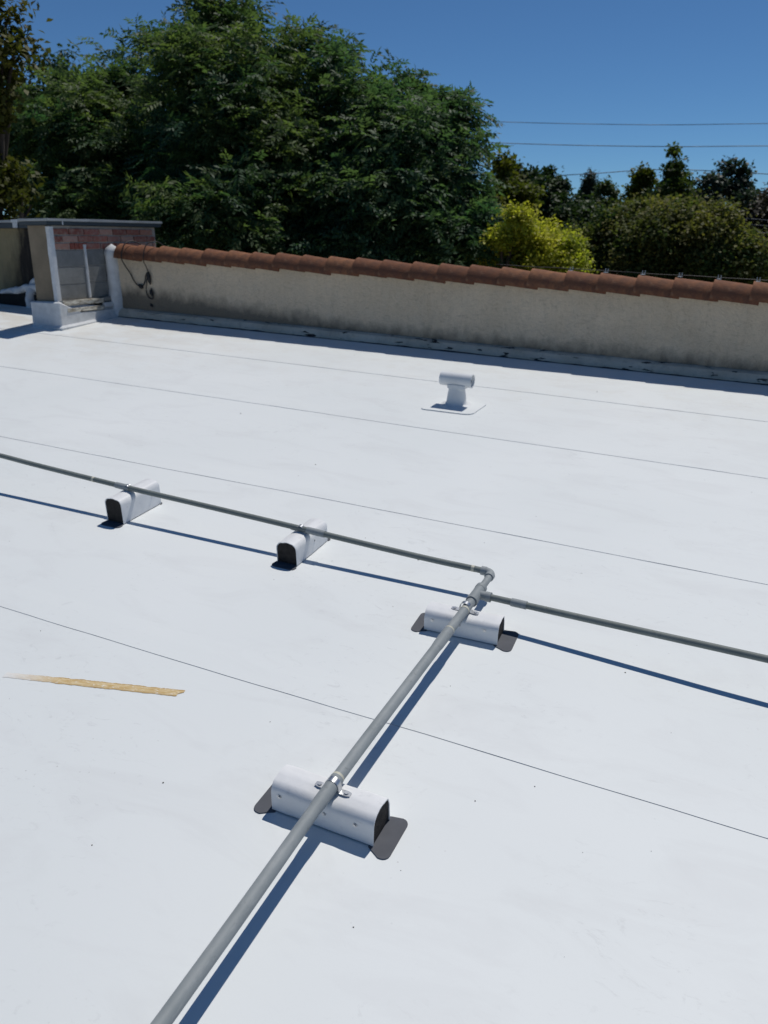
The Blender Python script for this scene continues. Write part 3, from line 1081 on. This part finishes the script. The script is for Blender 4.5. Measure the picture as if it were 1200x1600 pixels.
# ------------------------------------------------------------------ roof vent
vt = empty('roof_vent', T(-1.796, 4.985, 0.002))
tag(vt, 'white tee-topped roof vent pipe standing on its flashing patch', 'roof vent')
poly = [(-0.178, -0.188), (-0.168, 0.078), (-0.155, 0.092), (0.165, 0.085), (0.188, 0.07), (0.176, -0.145), (0.160, -0.172), (0.115, -0.190), (-0.160, -0.200)]
MB().prism(poly, 'z', 0.0, 0.0055).build('flashing_patch', [M['membrane']], vt)
b = MB()
seg = 28
prof = [(0.105, 0.0056), (0.078, 0.009), (0.0685, 0.02), (0.065, 0.05), (0.059, 0.09), (0.052, 0.125), (0.050, 0.15)]
vs = [(math.cos(2 * math.pi * k / seg) * r_ * (1 + 0.03 * noise.noise(Vector((k * .5, z * 20, 0)))), math.sin(2 * math.pi * k / seg) * r_ * 0.9, z) for r_, z in prof for k in range(seg)]
fs = [(i * seg + k, i * seg + (k + 1) % seg, (i + 1) * seg + (k + 1) % seg, (i + 1) * seg + k) for i in range(len(prof) - 1) for k in range(seg)]
b.add(vs, fs).build('vent_boot', M['vent'], vt, smooth=60)
zc = 0.172
b = MB()
b.ring((-0.113, 0, zc), (0.108, 0, zc), 0.0455, 0.040, 28)
b.build('tee_cap', M['vent'], vt, smooth=40)
b = MB()
b.prism([(-0.046, 0.116), (0.046, 0.116), (0.046, 0.150), (-0.046, 0.150)], 'x', -0.055, 0.070)
b.build('cap_saddle', M['vent'], vt, bevel=0.006, smooth=40)
MB().ring((0.078, 0, zc), (0.098, 0, zc), 0.0395, 0.014, 24).build('inner_baffle', M['ventin'], vt, smooth=40)
MB().ring((-0.100, 0, zc), (-0.080, 0, zc), 0.0395, 0.014, 24).build('inner_baffle', M['ventin'], vt, smooth=40)

# ------------------------------------------------------------------ dried tape residue and grit
b = MB()
def res_edge(x, s):
    base = 0.017 * (1 - 0.25 * max(0, (-x - 0.05) / 0.25))
    return s * (base + 0.0035 * noise.noise(Vector((x * 30, s * 3, 0))) + 0.002 * noise.noise(Vector((x * 110, s * 3, 5))))
xs = np.linspace(-0.315, 0.295, 90)
vs = []
for x in xs:
    for v in (-1, -0.33, 0.33, 1):
        yy = res_edge(x, 1 if v > 0 else -1) * abs(v)
        end = 0.012 * (1 if v > 0 else -0.4) if x > 0.28 else 0
        vs.append((x + end, yy, 0.0010 + 0.0006 * noise.noise(Vector((x * 60, yy * 200, 1))) if abs(v) < 1 else 0.0002))
fs = [(i * 4 + k, (i + 1) * 4 + k, (i + 1) * 4 + k + 1, i * 4 + k + 1) for i in range(len(xs) - 1) for k in range(3)]
b.add(vs, fs)
ro = b.build('tape_residue', M['residue'])
ro.matrix_world = RM @ Matrix.Translation((-1.775, 1.562, 0.0015)) @ Matrix.Rotation(math.atan2(0.160, 0.568), 4, 'Z')
tag(ro, 'long yellowish strip of dried tape residue on the white roof', 'residue')

b = MB()
spots = [(-1.155, 2.81, .008), (-1.28, 1.30, .004), (-0.60, 1.12, .003), (-1.14, 2.85, .003), (-1.93, 4.93, .007), (-1.45, 2.9, .003), (-0.22, 2.36, .004), (-2.1, 3.6, .005), (-0.35, 1.72, .003), (-0.48, 1.60, .003), (-1.3, 1.05, .003), (-3.0, 4.2, .006), (-1.0, 5.7, .007)]
for _ in range(120):
    spots.append((random.uniform(-5.5, 0.6), random.uniform(0.8, 6.2), random.uniform(0.001, 0.0028)))
for (x, y, r) in spots:
    pts = []
    for k in range(6):
        a = k * math.pi / 3
        rr = r * random.uniform(0.45, 0.8)
        pts.append((x + math.cos(a) * rr, y + math.sin(a) * rr, 0.0016))
    top = (x, y, 0.0016 + r * 0.8)
    b.add(pts + [top], [(k, (k + 1) % 6, 6) for k in range(6)])
gr = b.build('grit', M['grit'])
gr.matrix_world = RM
tag(gr, 'scattered specks of dark grit lying on the white membrane', 'grit', kind='stuff')


# ------------------------------------------------------------------ trees
def at(px, py, D):
    """world point at horizontal distance D on the line of sight of a photo pixel"""
    r = px - 600.0
    u = 800.0 - py
    up = u * math.cos(PITCH) - FPX * math.sin(PITCH)
    fw = u * math.sin(PITCH) + FPX * math.cos(PITCH)
    d = Vector((r * math.cos(YAW) - fw * math.sin(YAW), r * math.sin(YAW) + fw * math.cos(YAW), up))
    k = D / math.hypot(d.x, d.y)
    return C0 + d * k

def norm(a):
    return a / (np.linalg.norm(a, axis=-1, keepdims=True) + 1e-9)

def leaf_quads(base, dirv, nrm, L, W):
    side = norm(np.cross(nrm, dirv))
    mid = base + dirv * (L * 0.48)[:, None] + nrm * (L * -0.05)[:, None]
    a = base
    b_ = mid + side * W[:, None] + nrm * (W * 0.35)[:, None]
    c = base + dirv * L[:, None] - nrm * (L * 0.10)[:, None]
    d = mid - side * W[:, None] + nrm * (W * 0.35)[:, None]
    return np.stack([a, b_, c, d], 1)

def sample_sprays(lobes, n, shell=0.45, csize=0.24, per=9):
    """lobes: centre, radii(3), weight, upward growth; sprays gather in clumps on the lobes"""
    w = np.array([l[2] for l in lobes])
    m = max(8, n // per)
    idx = rng.choice(len(lobes), m, p=w / w.sum())
    cen = np.array([l[0] for l in lobes])[idx]
    rad = np.array([l[1] for l in lobes])[idx]
    up = np.array([l[3] for l in lobes])[idx]
    dv = norm(rng.normal(size=(m, 3)))
    rr = (0.72 + 0.26 * rng.random(m)) + rng.normal(0, 0.05, m)
    inner = rng.random(m) < 0.22
    rr = np.where(inner, shell * rng.random(m) + 0.15, rr)
    CP = cen + dv * rad * rr[:, None]
    CD = norm(dv * np.array([1, 1, 0.6]) + np.stack([np.zeros(m), np.zeros(m), up], 1) + rng.normal(0, 0.2, (m, 3)))
    ct = np.clip(0.38 + 0.28 * dv[:, 2] + rng.normal(0, 0.2, m), 0, 1)  # paler towards lobe tops: top light put into leaf tint, plus bronze growth
    k = rng.integers(0, m, n)
    sz = csize * np.minimum(1.0, rad[k, 0] / (3.0 * csize) + 0.35)
    off = rng.normal(0, 1, (n, 3)) * sz[:, None] * np.array([1, 1, 0.62])
    off = off + CD[k] * (rng.random(n) * 1.3 * sz)[:, None]
    P = CP[k] + off
    D = norm(CD[k] + off * 0.9 / np.maximum(sz, 1e-3)[:, None] * 0.5 + rng.normal(0, 0.2, (n, 3)))
    return P, D, np.clip(ct[k] + rng.normal(0, 0.08, n), 0, 1)

def pinnate(P, D, tint, leaves=6, pairs=5, LL=0.36, ll=0.108, lw=0.0195):
    n = len(P)
    P = np.repeat(P, leaves, 0); D = np.repeat(D, leaves, 0); tt = np.repeat(tint, leaves)
    m = len(P)
    ld = norm(D * 0.55 + norm(rng.normal(size=(m, 3))) * np.array([1, 1, 0.55]))
    st = P + D * rng.uniform(-0.05, 0.28, (m, 1))
    k = pairs * 2 + 1
    t = np.concatenate([np.repeat(np.linspace(0.25, 0.92, pairs), 2), [1.0]])
    sg = np.concatenate([np.tile([1, -1], pairs), [0]])
    st = np.repeat(st, k, 0); ld_ = np.repeat(ld, k, 0); tt = np.repeat(tt, k)
    T_ = np.tile(t, m); S_ = np.tile(sg, m)
    Lr = np.repeat(rng.uniform(0.75, 1.2, m) * LL, k)
    upv = np.array([0, 0, 0.9]) + np.repeat(D * np.array([0.55, 0.55, 0.2]) + rng.normal(0, 0.3, (m, 3)), k, 0)
    nr = norm(upv - ld_ * np.sum(upv * ld_, 1, keepdims=True))
    sd = np.cross(nr, ld_)
    pos = st + ld_ * (T_ * Lr)[:, None] + np.array([0, 0, -1.0]) * (T_ ** 2 * Lr * 0.35)[:, None]
    dr = norm(ld_ * np.where(S_ == 0, 1.0, 0.62)[:, None] + sd * (S_ * 0.8)[:, None] + np.array([0, 0, -0.35]) + rng.normal(0, 0.13, (len(pos), 3)))
    nn = norm(nr + rng.normal(0, 0.22, (len(pos), 3)))
    nn = norm(nn - dr * np.sum(nn * dr, 1, keepdims=True))
    L = rng.uniform(0.75, 1.2, len(pos)) * ll
    return leaf_quads(pos, dr, nn, L, L * (lw / ll)), np.clip(tt + rng.normal(0, 0.06, len(tt)), 0, 1)

def broad(P, D, tint, leaves=26, spread=0.25, ll=0.09, lw=0.032, droop=0.3):
    n = len(P)
    P = np.repeat(P, leaves, 0); D = np.repeat(D, leaves, 0); tt = np.repeat(tint, leaves)
    m = len(P)
    off = rng.normal(0, 1, (m, 3)) * spread * np.array([1, 1, 0.75])
    pos = P + off
    dr = norm(D * 0.5 + rng.normal(0, 0.7, (m, 3)) + np.array([0, 0, -droop]))
    nn = norm(np.array([0, 0, 0.9]) + D * 0.5 + rng.normal(0, 0.36, (m, 3)))
    nn = norm(nn - dr * np.sum(nn * dr, 1, keepdims=True))
    L = rng.uniform(0.7, 1.25, m) * ll
    return leaf_quads(pos, dr, nn, L, L * (lw / ll)), np.clip(tt + rng.normal(0, 0.08, m), 0, 1)

def quad_mesh(name, Q, tint, mat, parent):
    n = len(Q)
    me = bpy.data.meshes.new(name)
    me.vertices.add(n * 4)
    me.vertices.foreach_set('co', Q.reshape(-1).astype(np.float32))
    me.loops.add(n * 4)
    me.loops.foreach_set('vertex_index', np.arange(n * 4, dtype=np.int32))
    me.polygons.add(n)
    me.polygons.foreach_set('loop_start', np.arange(0, n * 4, 4, dtype=np.int32))
    a = me.attributes.new('tint', 'FLOAT', 'POINT')
    a.data.foreach_set('value', np.repeat(tint, 4).astype(np.float32))
    me.materials.append(mat)
    me.update(calc_edges=True)
    me.validate()
    o = bpy.data.objects.new(name, me)
    col.objects.link(o)
    o.parent = parent
    return o

def tree(name, label, D, lobes_px, n_sprays, mat, style, group=None, depth=1.0, trunk_px=None, cat='tree', shell=0.45, dj=0.9, limbs=True, trunk_r=None, csize=0.24, per=9, margin=0.26, lean=0.5, wexp=2.0):
    """lobes_px: (px, py, r_px[, vertical stretch[, upward growth]])"""
    L = []
    ytop = min(l[1] for l in lobes_px) + 40
    for i, l in enumerate(lobes_px):
        px, py, rp = l[:3]
        vs_ = l[3] if len(l) > 3 else 1.0
        ug = l[4] if len(l) > 4 else 0.35
        d = D + (random.uniform(-dj, dj) * 0.6 if i else 0) - lean * (py - ytop) * D / FPX
        c = at(px, py, d)
        r0 = rp * d / FPX
        r = max(0.30 * r0, r0 - margin)
        L.append((np.array(c), np.array([r, r * depth, max(r, r0 * vs_ - margin)]), rp ** wexp * vs_, ug))
    cx = np.mean([l[0][:2] for l in L], 0) if trunk_px is None else np.array(at(trunk_px, 380, D))[:2]
    base = Vector((cx[0], cx[1], -5.2))
    rt = empty(name, Matrix.Translation(base))
    tag(rt, label, cat, group)
    P, Dv, ti = sample_sprays(L, n_sprays, shell, csize, per)
    Q, tt = style(P, Dv, ti)
    Q = Q - np.array(base)
    quad_mesh('crown', Q, tt, mat, rt)
    zmin = min(l[0][2] - l[1][2] for l in L)
    zmax = max(l[0][2] for l in L)
    tr = trunk_r or max(0.08, 0.022 * (zmax + 5.2))
    fork = max(1.2, (zmin + 5.2) * 0.75) if zmin > -4.5 else 1.6
    mb = MB()
    wob = lambda z: Vector((0.10 * math.sin(z * 0.9 + D), 0.08 * math.sin(z * 1.3 + D * 2), z))
    mb.tube([wob(fork * k / 6) for k in range(7)], lambda u: tr * (1.25 - 0.45 * u) * (1.25 if u == 0 else 1), 9)
    mb.build('trunk', M['bark'], rt, smooth=60)
    if limbs:
        for l in L:
            tip = Vector(l[0]) - base + Vector((0, 0, float(l[1][2]) * 0.5))
            s = wob(fork - 0.15 * random.random())
            m1 = s.lerp(tip, 0.45) + Vector((random.uniform(-.3, .3), random.uniform(-.3, .3), 0.25))
            mb = MB()
            mb.tube(spline([s, m1, tip], 4), tr * 0.55, 6, r1=0.012)
            mb.build('limb', M['bark'], rt, smooth=60)
    return rt

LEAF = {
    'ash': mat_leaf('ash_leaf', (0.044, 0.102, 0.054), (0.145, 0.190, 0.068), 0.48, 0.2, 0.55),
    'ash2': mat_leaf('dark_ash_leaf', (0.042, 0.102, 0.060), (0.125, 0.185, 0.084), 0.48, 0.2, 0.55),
    'olive': mat_leaf('olive_leaf', (0.062, 0.070, 0.014), (0.13, 0.12, 0.024), 0.4, 0.2, 0.55),
    'deep': mat_leaf('deep_leaf', (0.026, 0.052, 0.020), (0.055, 0.088, 0.030), 0.3, 0.2, 0.55),
    'yellow': mat_leaf('yellow_leaf', (0.30, 0.33, 0.035), (0.56, 0.50, 0.08), 0.48, 0.2, 0.55),
    'lime': mat_leaf('lime_leaf', (0.065, 0.090, 0.014), (0.15, 0.15, 0.022), 0.4, 0.2, 0.55),
    'bronze': mat_leaf('bronze_leaf', (0.055, 0.096, 0.034), (0.21, 0.19, 0.058), 0.42, 0.15, 0.6),
    'green': mat_leaf('green_leaf', (0.045, 0.076, 0.020), (0.10, 0.13, 0.030), 0.35, 0.2, 0.55),
    'blue': mat_leaf('blue_leaf', (0.026, 0.046, 0.034), (0.050, 0.076, 0.050), 0.25, 0.2, 0.55),
    'plum': mat_leaf('plum_leaf', (0.028, 0.028, 0.022), (0.055, 0.046, 0.030), 0.22, 0.2, 0.55),
}

ash = lambda P, D, t: pinnate(P, D, t)
GB = 'trees beyond the tiled parapet'
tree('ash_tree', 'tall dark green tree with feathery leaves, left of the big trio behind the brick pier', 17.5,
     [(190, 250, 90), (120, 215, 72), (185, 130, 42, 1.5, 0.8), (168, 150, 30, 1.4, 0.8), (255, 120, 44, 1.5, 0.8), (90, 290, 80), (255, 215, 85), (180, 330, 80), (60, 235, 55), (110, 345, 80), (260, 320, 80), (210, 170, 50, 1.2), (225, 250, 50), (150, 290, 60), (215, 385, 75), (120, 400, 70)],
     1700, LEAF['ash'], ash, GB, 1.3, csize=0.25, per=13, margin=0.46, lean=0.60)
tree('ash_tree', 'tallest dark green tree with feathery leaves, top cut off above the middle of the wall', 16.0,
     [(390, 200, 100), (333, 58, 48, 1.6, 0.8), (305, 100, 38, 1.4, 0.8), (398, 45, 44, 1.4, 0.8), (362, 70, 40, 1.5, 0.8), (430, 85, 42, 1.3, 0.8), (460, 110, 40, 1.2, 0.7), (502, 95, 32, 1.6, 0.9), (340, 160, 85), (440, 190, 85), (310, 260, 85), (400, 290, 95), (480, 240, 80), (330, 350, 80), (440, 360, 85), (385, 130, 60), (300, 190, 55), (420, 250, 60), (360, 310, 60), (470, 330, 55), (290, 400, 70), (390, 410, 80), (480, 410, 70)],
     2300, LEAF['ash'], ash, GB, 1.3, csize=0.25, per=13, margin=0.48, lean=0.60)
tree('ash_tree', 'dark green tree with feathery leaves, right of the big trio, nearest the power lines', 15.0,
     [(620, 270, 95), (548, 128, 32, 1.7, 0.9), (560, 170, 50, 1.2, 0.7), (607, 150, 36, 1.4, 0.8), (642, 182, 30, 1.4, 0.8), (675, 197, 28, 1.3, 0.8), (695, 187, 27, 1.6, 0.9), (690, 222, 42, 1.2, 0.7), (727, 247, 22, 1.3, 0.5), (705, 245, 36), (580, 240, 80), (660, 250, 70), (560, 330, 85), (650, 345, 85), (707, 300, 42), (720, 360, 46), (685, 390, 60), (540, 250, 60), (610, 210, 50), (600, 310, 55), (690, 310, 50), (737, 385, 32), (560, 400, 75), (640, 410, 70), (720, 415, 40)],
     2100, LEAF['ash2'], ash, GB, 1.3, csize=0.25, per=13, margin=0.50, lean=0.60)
tree('olive_leaved_tree', 'olive green broad-leaved tree at the far left edge', 11.0,
     [(0, 40, 26, 1.2), (16, 22, 12, 1.4, 0.6), (24, 74, 11), (4, 100, 20), (24, 112, 8), (-14, 150, 24), (-24, 200, 30), (-14, 262, 36), (12, 282, 20), (34, 306, 16), (8, 318, 22), (50, 322, 9), (-50, 100, 50), (-60, 300, 50)],
     270, LEAF['olive'], lambda P, D, t: broad(P, D, t, 22, 0.10, 0.085, 0.032), GB, 1.2, trunk_px=-95, csize=0.12, margin=0.12, lean=0.0)
tree('round_dark_tree', 'dense dark round-topped tree behind the ash at upper left', 30.0,
     [(90, 150, 42), (65, 125, 26), (90, 115, 26), (112, 130, 24), (60, 170, 40), (105, 190, 45), (20, 170, 45), (40, 230, 60)],
     420, LEAF['deep'], lambda P, D, t: broad(P, D, t, 34, 0.20, 0.14, 0.055), GB, csize=0.16)
tree('lime_leaved_tree', 'yellowish green tree just right of the big dark trees', 21.0,
     [(785, 320, 36), (788, 275, 20, 1.5, 0.8), (770, 300, 26), (760, 330, 32), (805, 310, 24), (775, 355, 40), (805, 350, 34), (795, 390, 45)],
     430, LEAF['lime'], lambda P, D, t: broad(P, D, t, 30, 0.12, 0.11, 0.042), GB, csize=0.14, margin=0.2, per=7)
tree('upright_green_tree', 'deep green tree with two upright tops behind the yellow shrub', 28.0,
     [(850, 325, 34), (828, 285, 16, 1.9, 0.9), (818, 300, 18, 1.4, 0.7), (860, 285, 15, 1.7, 0.9), (872, 295, 14, 1.4), (800, 270, 13, 1.4, 0.6), (845, 305, 24), (885, 335, 26), (835, 350, 40), (890, 370, 40), (910, 345, 22)],
     480, LEAF['deep'], lambda P, D, t: broad(P, D, t, 32, 0.13, 0.14, 0.054), GB, csize=0.14, margin=0.22, per=7, lean=0.3, wexp=1.6)
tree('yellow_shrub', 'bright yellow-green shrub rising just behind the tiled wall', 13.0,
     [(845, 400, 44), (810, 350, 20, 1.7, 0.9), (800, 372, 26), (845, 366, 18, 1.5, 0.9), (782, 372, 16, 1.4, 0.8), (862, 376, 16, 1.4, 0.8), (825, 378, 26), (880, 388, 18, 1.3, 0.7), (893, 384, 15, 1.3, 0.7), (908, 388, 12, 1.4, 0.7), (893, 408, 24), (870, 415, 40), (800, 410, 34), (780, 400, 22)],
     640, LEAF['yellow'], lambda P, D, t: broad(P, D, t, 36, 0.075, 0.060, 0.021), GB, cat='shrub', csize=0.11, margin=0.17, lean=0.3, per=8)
tree('bronze_topped_tree', 'broad rounded tree with bronze-tinted top at right', 24.0,
     [(1030, 375, 60), (930, 360, 26), (960, 345, 28), (905, 365, 16), (1000, 338, 28), (1040, 332, 26), (1080, 336, 26), (1120, 345, 30), (1150, 372, 30), (1170, 400, 28), (970, 385, 50), (1090, 385, 60), (1010, 420, 60), (1130, 415, 50), (930, 410, 45), (1185, 425, 26)],
     1500, LEAF['bronze'], lambda P, D, t: broad(P, D, t, 44, 0.17, 0.10, 0.042), GB, 1.2, csize=0.2, margin=0.50)
tree('ivy_covered_tree', 'tall narrow leafy tree, highest of the group under the power lines', 32.0,
     [(1053, 290, 12, 2.2, 0.8), (1052, 258, 9, 1.8, 0.9), (1051, 240, 5, 1.6, 0.9), (1066, 280, 9, 1.6), (1040, 300, 12), (1070, 305, 18), (1050, 320, 24), (1030, 312, 16), (1085, 318, 14)],
     330, LEAF['green'], lambda P, D, t: broad(P, D, t, 22, 0.10, 0.13, 0.048), GB, csize=0.12, margin=0.10, lean=0.2, wexp=1.2, per=6)
tree('light_green_tree', 'small light green tree left of the tall narrow one', 33.0,
     [(1005, 295, 18, 1.2), (1000, 278, 10, 1.2, 0.7), (1014, 283, 9, 1.2), (992, 298, 9), (1008, 318, 18)],
     170, LEAF['lime'], lambda P, D, t: broad(P, D, t, 22, 0.10, 0.13, 0.048), GB, csize=0.12, margin=0.10, lean=0.2, wexp=1.2, per=6)
tree('open_dark_tree', 'dark blue-green tree with an open ragged crown at right', 31.0,
     [(1135, 300, 24), (1138, 262, 12, 1.4, 0.7), (1122, 272, 12), (1108, 288, 12), (1155, 272, 10, 1.3, 0.6), (1166, 288, 10), (1150, 295, 16), (1115, 310, 20), (1160, 308, 14), (1098, 300, 8)],
     190, LEAF['blue'], lambda P, D, t: broad(P, D, t, 20, 0.12, 0.14, 0.05), GB, csize=0.13, margin=0.10, lean=0.2, wexp=1.2, per=6)
tree('plum_tree', 'dark purplish tree at the right edge above the tiles', 37.0,
     [(1195, 350, 40), (1180, 325, 24), (1165, 335, 20), (1215, 320, 30), (1190, 400, 50), (1240, 360, 60), (1230, 420, 60)],
     480, LEAF['plum'], lambda P, D, t: broad(P, D, t, 28, 0.28, 0.18, 0.07), GB)
tree('bushy_green_tree', 'small bushy green tree right of the dark conifer', 36.0,
     [(950, 305, 13, 1.3), (946, 292, 7, 1.4, 0.8), (960, 308, 8), (940, 312, 9), (952, 325, 16)],
     120, LEAF['green'], lambda P, D, t: broad(P, D, t, 20, 0.10, 0.14, 0.05), GB, csize=0.12, margin=0.10, lean=0.2, wexp=1.2, per=6)

# dark conifer: tiers of needle sprays round a cone
def conifer(label, px, top, bot, rp, D):
    a, b_ = at(px, top, D), at(px, bot, D)
    base = Vector((b_.x, b_.y, -5.2))
    rt = empty('conifer_tree', Matrix.Translation(base))
    tag(rt, label, 'tree', GB)
    n = 520
    u = rng.random(n) ** 0.6
    R = rp * D / FPX
    an = rng.random(n) * 2 * math.pi
    rr = R * u * rng.uniform(0.55, 1.05, n) + 0.05
    zz = a.z + (b_.z - a.z) * u
    P = np.stack([b_.x + np.cos(an) * rr, b_.y + np.sin(an) * rr, zz], 1)
    Dv = norm(np.stack([np.cos(an), np.sin(an), np.full(n, 0.15)], 1))
    Q, tt = broad(P, Dv, rng.random(n) * 0.5, 16, 0.12, 0.18, 0.035, 0.1)
    quad_mesh('crown', Q - np.array(base), tt, LEAF['blue'], rt)
    mb = MB()
    mb.tube([(0, 0, 0), (0, 0, (b_.z + 5.2) * 0.6), (0, 0, a.z + 5.0)], 0.22, 8, r1=0.02)
    mb.build('trunk', M['bark'], rt, smooth=60)
conifer('small dark pointed conifer between the round trees at right', 917, 270, 350, 19, 46.0)

# far tree belt
belt = []
for i in range(60):
    px = -150 + i * 26 + random.uniform(-8, 8)
    r_ = random.uniform(16, 26)
    py = 378 + random.uniform(-8, 8) - (14 if 860 < px < 1020 else 0)
    c = at(px, py, 75 + random.uniform(-6, 6))
    rm = r_ * 75 / FPX
    belt.append((np.array(c), np.array([rm, rm, rm]), 1.0, 0.3))
    c2 = np.array(c) - np.array([0, 0, rm * 1.6])
    belt.append((c2, np.array([rm * 1.3, rm, rm * 1.4]), 1.3, 0.3))
P, Dv, ti = sample_sprays(belt, 2600)
Q, tt = broad(P, Dv, ti, 22, 0.55, 0.38, 0.16)
fo = quad_mesh('distant_woods', Q, tt, LEAF['deep'], None)
tag(fo, 'far belt of dark trees along the horizon', 'trees', kind='stuff')

# ------------------------------------------------------------------ overhead wires
def wire(label, pts, D, r, ext=9):
    P = [at(px, py, D) for px, py in pts]
    d0 = (P[0] - P[1]).normalized()
    d1 = (P[-1] - P[-2]).normalized()
    P = [P[0] + d0 * ext] + P + [P[-1] + d1 * 14]
    mb = MB()
    mb.tube(spline(P, 6), r, 6)
    o = mb.build('power_line', M['wire'], smooth=60)
    tag(o, label, 'power line', 'overhead power lines')
wire('topmost overhead power line crossing the sky', [(735, 189), (880, 193), (1040, 195), (1200, 193)], 42, 0.014)
wire('middle overhead power line crossing the sky', [(765, 223), (900, 227), (1050, 229), (1200, 228)], 42, 0.018)
wire('lowest overhead power line, sagging behind the tall narrow tree', [(875, 274), (930, 271), (1000, 266), (1060, 265), (1130, 268), (1200, 272)], 44, 0.021)
wire('thin upper cable in front of the dark purplish tree', [(1163, 341), (1200, 344)], 30, 0.008, 2.0)
wire('thin middle cable in front of the dark purplish tree', [(1163, 350), (1200, 353)], 30, 0.008, 2.0)
wire('thin lower cable in front of the dark purplish tree', [(1166, 361), (1200, 364)], 30, 0.008, 2.0)
